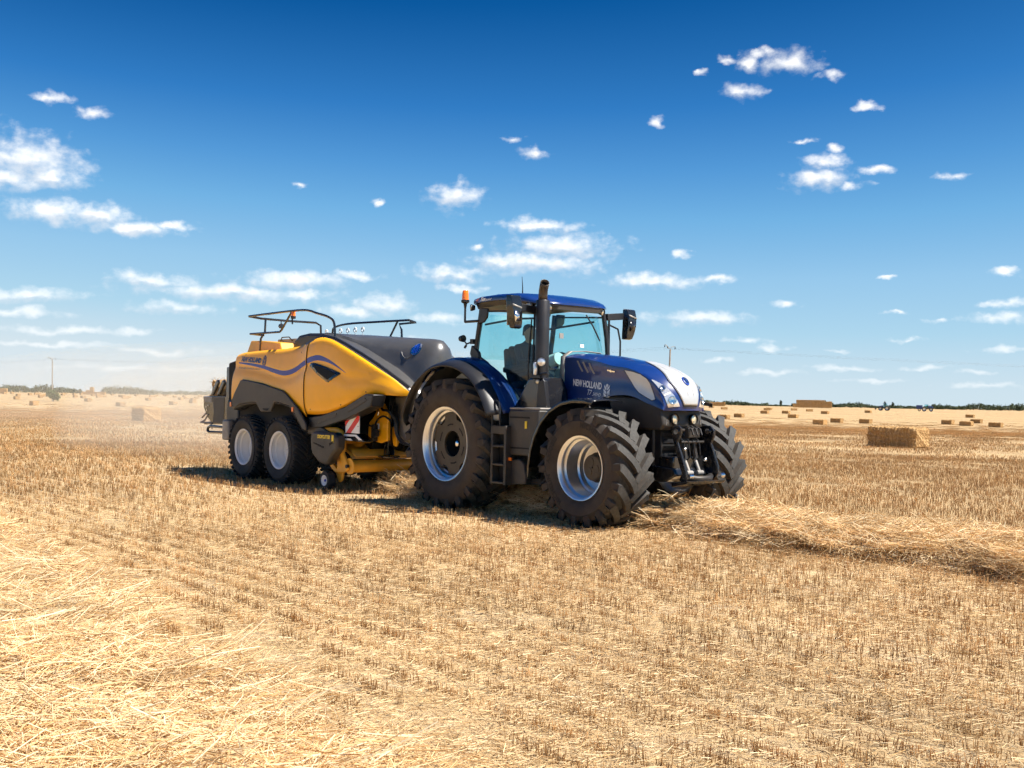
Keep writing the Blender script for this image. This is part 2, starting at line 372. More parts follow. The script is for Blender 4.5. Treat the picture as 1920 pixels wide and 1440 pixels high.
    def mesh(s, name, m, smooth=35):
        me = bpy.data.meshes.new(name); me.from_pydata(s.v, [], s.f)
        ms_ = m if isinstance(m, (list, tuple)) else [m]
        for q in ms_: me.materials.append(MATS[q] if isinstance(q, str) else q)
        bm = bmesh.new(); bm.from_mesh(me); bmesh.ops.recalc_face_normals(bm, faces=bm.faces); bm.to_mesh(me); bm.free()
        if smooth:
            me.shade_smooth(); me.set_sharp_from_angle(angle=rad(smooth))
        return me
    def build(s, name, m, parent=None, bev=0.0, smooth=35, solid=0.0, loc=None, label=None, flip=False):
        return link(name, s.mesh(name, m, smooth), parent, bev, solid, loc, label)
def link(name, me, parent=None, bev=0.0, solid=0.0, loc=None, label=None):
    o = bpy.data.objects.new(name, me); COL.objects.link(o)
    if parent is not None: o.parent = parent
    if loc is not None: o.location = loc
    if solid:
        sm = o.modifiers.new('thickness', 'SOLIDIFY'); sm.thickness = solid; sm.offset = 0
    if bev:
        bv = o.modifiers.new('edge', 'BEVEL'); bv.width = bev; bv.segments = 2; bv.limit_method = 'ANGLE'; bv.angle_limit = rad(35)
        bv.harden_normals = False
    if label: o['label'] = label
    return o
def thing(name, label, cat, loc=(0, 0, 0), rz=0.0, group=None):
    o = bpy.data.objects.new(name, None); COL.objects.link(o); o.location = loc; o.rotation_euler = (0, 0, rz); o.empty_display_size = 0.3
    tag(o, label, cat, group); return o
def tag(o, label=None, cat=None, group=None, kind=None):
    if label: o['label'] = label
    if cat: o['category'] = cat
    if group: o['group'] = group
    if kind: o['kind'] = kind
    return o
def copy_tree(o, parent=None, skip=()):
    c = o.copy(); COL.objects.link(c); c.parent = parent
    for ch in list(o.children):
        if ch.name.split('.')[0] not in skip: copy_tree(ch, c, skip)
    return c
def text_mesh(body, size, shear=0.0, spacing=1.0, extrude=0.0, bold=0.0):
    cu = bpy.data.curves.new('text', 'FONT'); cu.body = body; cu.size = size; cu.shear = shear; cu.space_character = spacing; cu.extrude = extrude; cu.offset = bold
    cu.align_x = 'LEFT'; cu.resolution_u = 3
    o = bpy.data.objects.new('text', cu)
    me = bpy.data.meshes.new_from_object(o); bpy.data.objects.remove(o); bpy.data.curves.remove(cu)
    V = [tuple(v.co) for v in me.vertices]; Fc = [tuple(p.vertices) for p in me.polygons]; bpy.data.meshes.remove(me)
    return V, Fc
def bvh_of(o):
    me = o.data; return BVHTree.FromPolygons([v.co.copy() for v in me.vertices], [tuple(p.vertices) for p in me.polygons])
def on_side(tree, V, lift=0.006, default=-1.3, side=-1):
    """lay flat (x, z) points on the flank of a body, just proud of its surface"""
    out = []
    for (x, z) in V:
        h = tree.ray_cast(Vector((x, 4 * side, z)), Vector((0, -side, 0)))
        out.append((x, (h[0].y if h[0] is not None else default) + lift * side, z))
    return out
def grid_poly(poly, step):
    """triangulated, subdivided polygon in the plane so that it can follow a curved surface"""
    bm = bmesh.new(); vs = [bm.verts.new((p[0], p[1], 0)) for p in poly]; bm.faces.new(vs)
    bmesh.ops.triangulate(bm, faces=bm.faces)
    for _ in range(6):
        e = [e for e in bm.edges if e.calc_length() > step]
        if not e: break
        bmesh.ops.subdivide_edges(bm, edges=e, cuts=1, use_grid_fill=False); bmesh.ops.triangulate(bm, faces=bm.faces)
    bm.verts.index_update()
    V = [(v.co.x, v.co.y) for v in bm.verts]; Fc = [tuple(v.index for v in f.verts) for f in bm.faces]; bm.free()
    return V, Fc
def side_decal(name, tree, poly, m, parent, lift=0.006, step=0.08, default=-1.3, solid=0.0):
    V, Fc = grid_poly(poly, step)
    return MB().add(on_side(tree, V, lift, default), Fc).build(name, m, parent, smooth=60, solid=solid)
def side_text(name, tree, body, x, z, size, m, parent, shear=0.0, spacing=1.0, bold=0.0, slope=0.0, lift=0.007, default=-1.3, width=None):
    V, Fc = text_mesh(body, size, shear, spacing, 0, bold)
    k = 1.0
    if width: k = width / max(v[0] for v in V)
    P2 = [(x + v[0] * k, z + v[1] + slope * v[0] * k) for v in V]
    return MB().add(on_side(tree, P2, lift, default), Fc).build(name, m, parent, smooth=0)
def leaf_polys(w, h):
    """the five-leaf ear emblem: slanted blades either side of a stem, inside an oval"""
    out = []
    for i in range(3):
        z0 = -h * 0.46 + i * h * 0.25
        reach = w * (0.47, 0.50, 0.42)[i]
        for s_ in (-1, 1):
            out.append([(s_ * 0.04 * w, z0), (s_ * reach * 0.75, z0 + h * 0.12), (s_ * reach, z0 + h * 0.27), (s_ * reach * 0.97, z0 + h * 0.40), (s_ * reach * 0.6, z0 + h * 0.31), (s_ * 0.04 * w, z0 + h * 0.19)])
    out.append([(-w * 0.2, h * 0.44), (-w * 0.13, h * 0.32), (0, h * 0.24), (w * 0.13, h * 0.32), (w * 0.2, h * 0.44), (0, h * 0.52)])
    return out

# ================================================================== ground
def fnoise(x, y, s, seed=0):
    """smooth pseudo-noise in about -1..1 from summed rotated sines"""
    r = np.random.RandomState(seed + 11); out = np.zeros_like(np.asarray(x, float))
    for i in range(7):
        a = r.uniform(0, 6.28); k = s * r.uniform(0.6, 1.9); out = out + np.sin((x * math.cos(a) + y * math.sin(a)) * k + r.uniform(0, 6.28))
    return out / 3.2
ROW_C, ROW_P = 0.3, 9.75      # windrow spacing across the field

def ground_material():
    m, nt, b = nodes_of('stubble_ground')
    L = nt.links.new
    t = nt.nodes.new('ShaderNodeTexCoord'); mp = nt.nodes.new('ShaderNodeMapping'); mp.inputs['Scale'].default_value = (0.12, 1.0, 1.0)
    L(t.outputs['Object'], mp.inputs['Vector'])
    def nz_(scale, detail, rough, vec):
        n = nt.nodes.new('ShaderNodeTexNoise'); n.inputs['Scale'].default_value = scale; n.inputs['Detail'].default_value = detail; n.inputs['Roughness'].default_value = rough
        L(vec, n.inputs['Vector']); return n.outputs['Fac']
    fine = nz_(46, 6, 0.7, t.outputs['Object']); mid = nz_(2.2, 5, 0.6, t.outputs['Object']); streak = nz_(1.1, 5, 0.62, mp.outputs[0]); broad = nz_(0.14, 4, 0.55, mp.outputs[0])
    rows = nz_(9, 3, 0.6, mp.outputs[0])
    c1 = ramp_node(nt, fine, [(0.30, (0.20, 0.13, 0.065)), (0.44, (0.44, 0.30, 0.155)), (0.60, (0.58, 0.42, 0.23)), (0.75, (0.70, 0.54, 0.32))])
    c2 = ramp_node(nt, fine, [(0.30, (0.26, 0.165, 0.075)), (0.50, (0.46, 0.315, 0.16)), (0.70, (0.58, 0.415, 0.225))])
    # pale strips of chaff where the windrows lay, one every header width
    s = nt.nodes.new('ShaderNodeSeparateXYZ'); L(t.outputs['Object'], s.inputs[0])
    def mth(op, a, b_=None, clamp=False):
        n = nt.nodes.new('ShaderNodeMath'); n.operation = op; n.use_clamp = clamp
        for i, q in enumerate((a, b_)):
            if q is None: continue
            if isinstance(q, (int, float)): n.inputs[i].default_value = q
            else: L(q, n.inputs[i])
        return n.outputs[0]
    w = mth('ADD', s.outputs[1], mth('MULTIPLY', mth('SUBTRACT', broad, 0.5), 5.0))
    ph = mth('MULTIPLY', mth('SUBTRACT', w, ROW_C), 2 * math.pi / ROW_P)
    cs = mth('COSINE', ph)
    k = mth('ADD', mth('MULTIPLY', cs, 0.16), mth('ADD', mth('MULTIPLY', streak, 0.8), mth('MULTIPLY', mid, 0.5)))
    k = mth('ADD', k, mth('MULTIPLY', broad, 0.7))
    mr_ = nt.nodes.new('ShaderNodeMapRange'); mr_.inputs['From Min'].default_value = 0.88; mr_.inputs['From Max'].default_value = 1.30; L(k, mr_.inputs['Value'])
    mx = nt.nodes.new('ShaderNodeMix'); mx.data_type = 'RGBA'; L(mr_.outputs[0], mx.inputs['Factor']); L(c2.outputs[0], mx.inputs['A']); L(c1.outputs[0], mx.inputs['B'])
    # close to the camera the straw litter lies pale between the rows
    r2 = ramp_node(nt, mid, [(0.35, (0.57, 0.41, 0.215)), (0.5, (0.67, 0.495, 0.28)), (0.68, (0.54, 0.42, 0.27))])
    f2 = ramp_node(nt, fine, [(0.28, (0.45, 0.42, 0.40)), (0.42, (0.88, 0.86, 0.84)), (0.7, (1.1, 1.1, 1.1))])
    near = nt.nodes.new('ShaderNodeMix'); near.data_type = 'RGBA'; near.blend_type = 'MULTIPLY'; near.inputs['Factor'].default_value = 1.0; L(r2.outputs[0], near.inputs['A']); L(f2.outputs[0], near.inputs['B'])
    ny = nt.nodes.new('ShaderNodeMapRange'); ny.inputs['From Min'].default_value = 2.0; ny.inputs['From Max'].default_value = -3.0; L(w, ny.inputs['Value'])
    nx = nt.nodes.new('ShaderNodeMapRange'); nx.inputs['From Min'].default_value = -25.0; nx.inputs['From Max'].default_value = -2.0; L(s.outputs[0], nx.inputs['Value'])
    nf = mth('MULTIPLY', ny.outputs[0], nx.outputs[0], True)
    fin = nt.nodes.new('ShaderNodeMix'); fin.data_type = 'RGBA'; L(nf, fin.inputs['Factor']); L(mx.outputs['Result'], fin.inputs['A']); L(near.outputs['Result'], fin.inputs['B'])
    mp2 = nt.nodes.new('ShaderNodeMapping'); mp2.inputs['Scale'].default_value = (0.03, 1.0, 1.0); L(t.outputs['Object'], mp2.inputs['Vector'])
    strip = nz_(0.22, 4, 0.6, mp2.outputs[0]); r5 = ramp_node(nt, strip, [(0.34, (0.68, 0.66, 0.64)), (0.5, (0.90, 0.89, 0.88)), (0.62, (1.10, 1.11, 1.13))])
    tint = nt.nodes.new('ShaderNodeMix'); tint.data_type = 'RGBA'; tint.blend_type = 'MULTIPLY'; tint.inputs['Factor'].default_value = 1.0; L(fin.outputs['Result'], tint.inputs['A']); L(r5.outputs[0], tint.inputs['B'])
    fin = tint
    L(fin.outputs['Result'], b.inputs['Base Color']); b.inputs['Roughness'].default_value = 0.9; b.inputs['Specular IOR Level'].default_value = 0.15
    bp = nt.nodes.new('ShaderNodeBump'); bp.inputs['Strength'].default_value = 0.8; bp.inputs['Distance'].default_value = 0.03
    L(fine, bp.inputs['Height']); L(bp.outputs[0], b.inputs['Normal'])
ground_material()
mat('mound_base', (0.40, 0.25, 0.105), 0.9, 0, 0.45, bump=0.9, scale=22)  # dark brown core: shade between the straws is put into its colour

FIELD_M = Matrix.Translation((TX, TY, 0)) @ Matrix.Rotation(-TH, 4, 'Z')
def field_place(o): o.location = (TX, TY, 0); o.rotation_euler = (0, 0, -TH); return o

def field_z(x, y):
    return terrain(TX + x * HX.x + y * LX.x, TY + x * HX.y + y * LX.y)
def build_field():
    """one sheet: fine and slightly uneven round the machines, coarse out to the horizon"""
    geo = np.cumsum(3.0 * 1.09 ** np.arange(58)); geo = geo[geo < 4500]
    xs = np.concatenate([-32 - geo[::-1], np.arange(-32, 16.1, 0.6), 16 + geo]); ys = np.concatenate([-13.2 - geo[::-1], np.arange(-13.2, 20, 0.6), 20 + geo])
    X, Y = np.meshgrid(xs, ys, indexing='ij')
    Z = 0.018 * fnoise(X, Y, 1.9, 3) * np.exp(-((X / 60) ** 2 + (Y / 60) ** 2)) - 0.02 + field_z(X, Y)
    n, m_ = X.shape; vs = np.stack([X, Y, Z], -1).reshape(-1, 3).tolist()
    fs = [(i * m_ + j, (i + 1) * m_ + j, (i + 1) * m_ + j + 1, i * m_ + j + 1) for i in range(n - 1) for j in range(m_ - 1)]
    o = MB().add(vs, fs).build('field', 'stubble_ground', smooth=180); field_place(o); tag(o, kind='structure')
    return o
field = build_field()

# ------------------------------------------------------------------ scatter by instances
def scatter(name, pts, rots, scls, idx, protos, label, cat):
    col = bpy.data.collections.new(name + '_pieces')
    for p in protos: col.objects.link(p)
    me = bpy.data.meshes.new(name); me.from_pydata([tuple(map(float, p)) for p in pts], [], [])
    a = me.attributes.new('rot', 'FLOAT_VECTOR', 'POINT'); a.data.foreach_set('vector', np.asarray(rots, np.float32).ravel())
    a = me.attributes.new('scl', 'FLOAT_VECTOR', 'POINT'); a.data.foreach_set('vector', np.asarray(scls, np.float32).ravel())
    a = me.attributes.new('idx', 'INT', 'POINT'); a.data.foreach_set('value', np.asarray(idx, np.int32))
    o = bpy.data.objects.new(name, me); COL.objects.link(o); field_place(o)
    g = bpy.data.node_groups.new(name, 'GeometryNodeTree')
    g.interface.new_socket('Geometry', in_out='INPUT', socket_type='NodeSocketGeometry'); g.interface.new_socket('Geometry', in_out='OUTPUT', socket_type='NodeSocketGeometry')
    gi = g.nodes.new('NodeGroupInput'); go = g.nodes.new('NodeGroupOutput')
    ci = g.nodes.new('GeometryNodeCollectionInfo'); ci.inputs['Collection'].default_value = col; ci.inputs['Separate Children'].default_value = True; ci.inputs['Reset Children'].default_value = True
    ip = g.nodes.new('GeometryNodeInstanceOnPoints'); ip.inputs['Pick Instance'].default_value = True
    def attr(nm, dt):
        n = g.nodes.new('GeometryNodeInputNamedAttribute'); n.data_type = dt; n.inputs['Name'].default_value = nm; return n.outputs[0]
    er = g.nodes.new('FunctionNodeEulerToRotation'); g.links.new(attr('rot', 'FLOAT_VECTOR'), er.inputs[0])
    g.links.new(gi.outputs[0], ip.inputs['Points']); g.links.new(ci.outputs[0], ip.inputs['Instance'])
    g.links.new(attr('idx', 'INT'), ip.inputs['Instance Index']); g.links.new(er.outputs[0], ip.inputs['Rotation']); g.links.new(attr('scl', 'FLOAT_VECTOR'), ip.inputs['Scale'])
    g.links.new(ip.outputs[0], go.inputs[0])
    md = o.modifiers.new('scatter', 'NODES'); md.node_group = g
    tag(o, label, cat, kind='stuff'); return o

def stalk(vs, fs, base, tip, r, bend=0.0, sides=3, seg=1):
    base = np.array(base, float); tip = np.array(tip, float); d = tip - base; L_ = np.linalg.norm(d) + 1e-9; d /= L_
    a = np.cross(d, (0.3, 0.2, 0.93)); 
    if np.linalg.norm(a) < 0.1: a = np.cross(d, (1, 0, 0))
    a /= np.linalg.norm(a); b = np.cross(d, a); o = len(vs)
    bv = (a * random.gauss(0, 1) + b * random.gauss(0, 1)) * bend * L_
    for i in range(seg + 1):
        t = i / seg; c = base + d * L_ * t + bv * (4 * t * (1 - t)); rr = r * (1 - 0.25 * t)
        for k in range(sides):
            q = 2 * math.pi * k / sides; vs.append(tuple(c + (a * math.cos(q) + b * math.sin(q)) * rr))
    for i in range(seg):
        for k in range(sides): fs.append((o + i * sides + k, o + i * sides + (k + 1) % sides, o + (i + 1) * sides + (k + 1) % sides, o + (i + 1) * sides + k))
    fs.append(tuple(o + seg * sides + k for k in range(sides)))
def proto(name, vs, fs, m):
    me = bpy.data.meshes.new(name); me.from_pydata(vs, [], fs); me.materials.append(MATS[m]); return bpy.data.objects.new(name, me)

def stubble_row(k, n, r, hmin, hmax):
    vs, fs = [], []; rr = random.Random(k)
    c = [rr.uniform(-0.24, 0.24) for _ in range(6)]
    for i in range(n):
        x = rr.gauss(rr.choice(c), 0.03) if rr.random() < 0.35 else rr.uniform(-0.25, 0.25)
        y = rr.gauss(0, 0.021); h = rr.uniform(hmin, hmax) * (1 if rr.random() < 0.85 else 0.55)
        lean = rr.gauss(0, 0.17), rr.gauss(0, 0.12)
        if rr.random() < 0.1: lean = rr.gauss(0, 0.7), rr.gauss(0, 0.7)
        stalk(vs, fs, (x, y, -0.03), (x + lean[0] * h, y + lean[1] * h, h), r * rr.uniform(0.8, 1.25), 0.03)
        if rr.random() < 0.3:      # a leaf sheath hanging from the stem
            stalk(vs, fs, (x, y, h * 0.5), (x + rr.gauss(0, 0.03), y + rr.gauss(0, 0.03), h * rr.uniform(0.15, 0.8)), r * 0.9, 0.05)
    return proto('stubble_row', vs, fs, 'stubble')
def stubble_patch(k, n, r):
    vs, fs = [], []; rr = random.Random(100 + k)
    for i in range(n):
        x = rr.uniform(-1, 1); y = (rr.randrange(12) - 5.5) * 0.165 + rr.gauss(0, 0.02); h = rr.uniform(0.05, 0.11)
        stalk(vs, fs, (x, y, -0.03), (x + rr.gauss(0, 0.02), y + rr.gauss(0, 0.02), h), r, 0)
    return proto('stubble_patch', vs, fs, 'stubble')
def straw_clump(k, n, R, lmin, lmax, r, flat, m='straw', seg=3, main=None):
    vs, fs = [], []; rr = random.Random(200 + k)
    mixed = 0.35 if main is None else 0.72
    main = rr.uniform(0, 3.14) if main is None else main
    for i in range(n):
        a = main + rr.gauss(0, 0.6) if rr.random() < mixed else rr.uniform(0, 6.28)
        q = R * math.sqrt(rr.random()); p = rr.uniform(0, 6.28); c = np.array((q * math.cos(p), q * math.sin(p), abs(rr.gauss(0, flat * 0.12)) + 0.004))
        fine_ = m == 'straw' and rr.random() < 0.42; L_ = rr.uniform(0.03, 0.13) if fine_ else rr.uniform(lmin, lmax); e = rr.gauss(0, flat)
        d = np.array((math.cos(a) * math.cos(e), math.sin(a) * math.cos(e), math.sin(e))) * L_ / 2
        stalk(vs, fs, c - d, c + d, r * rr.uniform(0.45, 1.3) * (0.7 if fine_ else 1), 0.014 if rr.random() < 0.8 else 0.06, seg=seg)
    return proto('straw_clump', vs, fs, m)

def visible(P, margin=0.06, zmax=0.0):
    """which field points fall inside the picture (with some margin)"""
    W = np.array((TX, TY, 0)) + P[:, :1] * np.array(HX) + P[:, 1:2] * np.array(LX)
    d = W - np.array((0, 0, EYE)); z = d @ np.array(_F); u = FPX * (d @ np.array(_R)) / np.maximum(z, 0.1) / 1920
    v = FPX * (d @ np.array(_U)) / np.maximum(z, 0.1) / 1920
    return (z > 2.5) & (np.abs(u) < 0.5 + margin) & (v > -0.375 - margin), np.hypot(d[:, 0], d[:, 1])

def windrow_edge(y, half, c): return np.abs(y - c) / half
MOUNDS = [(0.36, 0.92, 0.31), (-10.45, 1.38, 0.26)]     # centre, half width, height
def mound_centre(x, k):
    return MOUNDS[k][0] + (0.10 * np.clip(10 - x, 0, 22) if k == 1 else 0.0)
def mound_height(x, y, k):
    c, w, h = MOUNDS[k]
    cc = mound_centre(x, k) + 0.16 * fnoise(x, x * 0 + 7 * k, 0.9, 21 + k); ww = w * (1 + 0.14 * fnoise(x, x * 0 + 3, 1.7, 31 + k))
    t = np.clip(1 - ((y - cc) / ww) ** 2, 0, None) ** 0.72
    return h * t * (1 + (0.16 + 0.12 * k) * fnoise(x, y, 3.4, 41 + k) + 0.12 * fnoise(x, y, 9.0, 51 + k))

def field_stubble():
    rows = np.arange(-38, 40 / 0.31); ys = ROW_C + 0.08 + rows * 0.31
    xs = np.arange(-60, 14, 0.47)
    X, Y = np.meshgrid(xs, ys, indexing='ij'); P2 = np.stack([X.ravel(), Y.ravel()], 1)
    P2[:, 0] += np.random.uniform(-0.1, 0.1, len(P2))
    P2[:, 1] += 0.03 * fnoise(P2[:, 0], P2[:, 1] * 0 + 1, 0.35, 5)
    vis, dist = visible(P2); keep = vis & (dist < 42)
    P2, dist = P2[keep], dist[keep]
    x, y = P2[:, 0], P2[:, 1]
    dens = 1.12 + 0.12 * fnoise(x, y * 2.2, 0.9, 8)
    dens -= 0.22 * np.clip((8.5 - dist) / 4.0, 0, 1)                      # thin and trampled close by
    dens -= 0.55 * np.exp(-((y - mound_centre(x, 1) - 1.75) / 0.45) ** 2) * np.clip((x + 3) / 6, 0, 1)
    dens -= 0.45 * np.exp(-((y + 6.35) / 0.20) ** 2) * (0.5 + 0.5 * fnoise(x, y, 0.8, 9))
    for yc in (9.3, 11.9, 19.5, 22.0): dens -= 0.95 * np.exp(-((y - yc - 0.2 * fnoise(x, y * 0, 0.3, 4)) / 0.42) ** 2)
    ok = np.random.rand(len(x)) < dens
    for k in (0, 1):
        c, w, h = MOUNDS[k]; ok &= ~((np.abs(y - mound_centre(x, k)) < w * 0.90) & (x > (-3.2 if k == 0 else -99)))
    P2, dist, x, y = P2[ok], dist[ok], x[ok], y[ok]
    hgt = (0.95 + 0.10 * fnoise(x, y, 0.7, 12)) * np.random.uniform(0.8, 1.2, len(x)) * np.where(dist < 8, 0.85, 1.0)
    near = dist < 15
    n1 = [stubble_row(i, 60, 0.0024, 0.04, 0.095) for i in range(9)]
    n2 = [stubble_row(50 + i, 24, 0.0036, 0.045, 0.10) for i in range(6)]
    for sel, pr_, nm in ((near, n1, 'near_stubble'), (~near, n2, 'middle_stubble')):
        q = P2[sel]; n = len(q); r0 = np.zeros((n, 3)); r0[:, 2] = np.where(np.random.rand(n) < 0.5, 0, math.pi) + np.random.normal(0, 0.06, n)
        s = np.ones((n, 3)); s[:, 2] = hgt[sel]; s[:, 0] = np.random.uniform(0.9, 1.1, n)
        scatter(nm, np.column_stack([q, field_z(q[:, 0], q[:, 1])]), r0, s, np.random.randint(0, len(pr_), n), pr_,
                'cut straw-coloured stubble stalks in rows ' + ('in front of the tractor' if nm[0] == 'n' else 'around and behind the machines'), 'stubble')
    # coarser patches out to where single stalks no longer read
    xs = np.arange(-300, 30, 2.0); ys = np.arange(-30, 300, 2.0); X, Y = np.meshgrid(xs, ys, indexing='ij'); q = np.stack([X.ravel(), Y.ravel()], 1)
    vis, dist = visible(q, 0.03); k_ = vis & (dist > 41) & (dist < 270); q = q[k_]; dist = dist[k_]; n = len(q)
    s = np.ones((n, 3)); s[:, 2] = 0.85 + 0.25 * fnoise(q[:, 0] * 0.2, q[:, 1], 0.6, 15)
    ok = np.random.rand(n) < (0.8 + 0.4 * fnoise(q[:, 0] * 0.15, q[:, 1], 0.5, 16)) * np.clip((280 - dist) / 190, 0.1, 1); q = q[ok]; s = s[ok]; n = len(q)
    pr_ = [stubble_patch(i, 130, 0.008) for i in range(4)]
    r0 = np.zeros((n, 3)); r0[:, 2] = np.where(np.random.rand(n) < 0.5, 0, math.pi)
    scatter('distant_stubble', np.column_stack([q, field_z(q[:, 0], q[:, 1])]), r0, s, np.random.randint(0, 4, n), pr_, 'distant stubble between the straw bales', 'stubble')
    # straw litter between the rows
    n = 4600; q = np.column_stack([np.random.uniform(-12, 13, n), np.random.uniform(-12, 3, n)]); vis, dist = visible(q)
    ok = vis & (dist < 20) & (np.random.rand(n) < np.clip(1.25 - dist / 20, 0, 1)); q = q[ok]; n = len(q)
    pr_ = [straw_clump(60 + i, 170, 0.55, 0.015, 0.10, 0.0018, 0.10, 'chaff', 1) for i in range(6)]
    r0 = np.zeros((n, 3)); r0[:, 2] = np.random.uniform(0, 6.28, n); s = np.ones((n, 3)) * np.random.uniform(0.8, 1.3, (n, 1))
    scatter('straw_litter', np.column_stack([q, np.zeros(n) + 0.004]), r0, s, np.random.randint(0, 6, n), pr_, 'short chopped straw littering the soil between stubble rows', 'straw')
field_stubble()

def build_windrow(k, x0, x1, step, name, label, spots):
    c, w, h = MOUNDS[k]
    xs = np.arange(x0, x1 + step, step); ys = np.linspace(c - w * 1.25, c + w * 1.25, 25)
    X, Y = np.meshgrid(xs, ys, indexing='ij'); Y = Y + mound_centre(X, k) - c; Z = mound_height(X, Y, k) * 0.86 - 0.03
    n, m_ = X.shape; vs = np.stack([X, Y, Z], -1).reshape(-1, 3).tolist()
    fs = [(i * m_ + j, (i + 1) * m_ + j, (i + 1) * m_ + j + 1, i * m_ + j + 1) for i in range(n - 1) for j in range(m_ - 1)]
    o = MB().add(vs, fs).build(name + '_core', 'mound_base', smooth=180); field_place(o); tag(o, label + ', its packed core', 'straw', kind='stuff')
    P_, S_ = [], []
    for (a, b_, dens, sc) in spots:
        n = int((b_ - a) * 2 * w * 1.15 * dens); xx = np.random.uniform(a, b_, n); P_.append(np.column_stack([xx, mound_centre(xx, k) + np.random.uniform(-1.04, 1.04, n) * w])); S_.append(np.full(n, sc))
    q = np.concatenate(P_); sc = np.concatenate(S_); vis, dist = visible(q, 0.12); q, sc = q[vis], sc[vis]
    z = mound_height(q[:, 0], q[:, 1], k); ok = (z > 0.03) | (np.random.rand(len(z)) < 0.15); q, z, sc = q[ok], z[ok], sc[ok]; n = len(q)
    dzy = (mound_height(q[:, 0], q[:, 1] + 0.06, k) - mound_height(q[:, 0], q[:, 1] - 0.06, k)) / 0.12
    dzx = (mound_height(q[:, 0] + 0.06, q[:, 1], k) - mound_height(q[:, 0] - 0.06, q[:, 1], k)) / 0.12
    r0 = np.column_stack([np.arctan(np.clip(dzy, -0.5, 0.5)) * 0.7, -np.arctan(np.clip(dzx, -0.4, 0.4)) * 0.6, np.random.uniform(-0.5, 0.5, n) + np.where(np.random.rand(n) < 0.5, 0, math.pi)])
    r0[:, 2] = np.where(np.random.rand(n) < (0.35 if k == 0 else 0.8), np.random.uniform(0, 6.28, n), r0[:, 2])
    z = np.maximum(z * np.random.uniform(0.72, 1.04, n), 0.006)
    scatter(name, np.column_stack([q, z]), r0, np.column_stack([sc, sc, sc]) * np.random.uniform(0.85, 1.2, (n, 1)), np.random.randint(0, 9, n), CLUMPS[k], label, 'straw')
CLUMPS = [[straw_clump(300 + i, 210, 0.42, 0.08, 0.38, 0.0034, 0.24, main=0.0 if i % 3 else None) for i in range(9)],
          [straw_clump(i, 240, 0.46, 0.05, 0.36, 0.0025, 0.22) for i in range(9)]]
build_windrow(0, -3.0, 34, 0.12, 'straw_windrow', 'raised golden straw windrow running under and ahead of the tractor', [(-3, 13.5, 21, 1.0)])
build_windrow(1, -70, 13, 0.14, 'straw_windrow', 'loose pale straw windrow across the lower left foreground', [(-8, 12.5, 17, 1.0), (-30, -8, 6, 1.35), (-70, -30, 2.2, 2.0)])

# ================================================================== tractor
def tyre_mesh(R, rim, w, nl, lug_h, lug_w, dphi, m, sub=5, shoulder=0.17, gap=0.03):
    """carcass of revolution plus two staggered sets of curved lugs that run ahead towards the centre line"""
    b = MB(); Rc = R - lug_h
    half = [(rim - 0.01, 0.40), (rim + 0.03, 0.435), (rim + (Rc - rim) * 0.22, 0.485), (rim + (Rc - rim) * 0.45, 0.515), (rim + (Rc - rim) * 0.66, 0.515),
            (Rc - 0.10, 0.495), (Rc - 0.05, 0.465), (Rc - 0.018, 0.41), (Rc - 0.004, 0.28), (Rc, 0.0)]
    prof = [(r, -h * w) for r, h in half] + [(r, h * w) for r, h in reversed(half[:-1])]
    b.lathe(prof, 72)
    for s_ in (-1, 1):
        for k in range(nl):
            p0 = 2 * math.pi * (k + (0.5 if s_ > 0 else 0)) / nl
            rings = []
            for i in range(sub + 1):
                t = i / sub; y = s_ * (-gap * w + (0.47 + gap) * w * t); ph = p0 + dphi * (t ** 0.8)
                crown = 0.02 * (abs(y) / (w / 2)) ** 2
                wd = lug_w * (0.92 + 0.25 * t); dirp = math.atan2(0.5 * w, dphi * R * (0.8 * max(t, 0.12) ** -0.2))
                ca, cl = math.sin(dirp), -math.cos(dirp) * s_
                ring = []
                for (off, r_) in ((-0.60, Rc - 0.03), (-0.44, R - crown), (0.44, R - crown), (0.60, Rc - 0.03)):
                    a = ph + off * wd * ca / R; yy = y + off * wd * cl
                    ring.append((r_ * math.cos(a), yy, r_ * math.sin(a)))
                rings.append(ring)
            ph = p0 + dphi
            for (yy, rt, rb, f) in ((0.497, R - 0.03, Rc - 0.05, 1.17), (0.512, R - shoulder * 0.55, R - shoulder * 0.8, 1.1), (0.507, R - shoulder, R - shoulder * 1.02, 1.0)):
                ring = []
                for (off, r_, dy) in ((-0.60, rb, -0.03), (-0.44, rt, 0), (0.44, rt, 0), (0.60, rb, -0.03)):
                    a = ph + off * lug_w * f * 0.95 / R; ring.append((r_ * math.cos(a), s_ * (yy + dy * 0.6) * w, r_ * math.sin(a)))
                rings.append(ring)
            b.loft(rings, closed=False, cap0=True, cap1=True)
    me = b.mesh('tyre', m, smooth=32)
    return me
def ring_text(name, parent, body, r, y, size, a0, m, flip=1):
    V, Fc = text_mesh(body, size, 0, 1.12, 0, 0.004); out = []
    for (x, z, _) in V:
        a = a0 - x / r; rr = r + z - size * 0.35
        out.append((rr * math.cos(a), y, rr * math.sin(a)))
    return MB().add(out, Fc).build(name, m, parent, smooth=0)
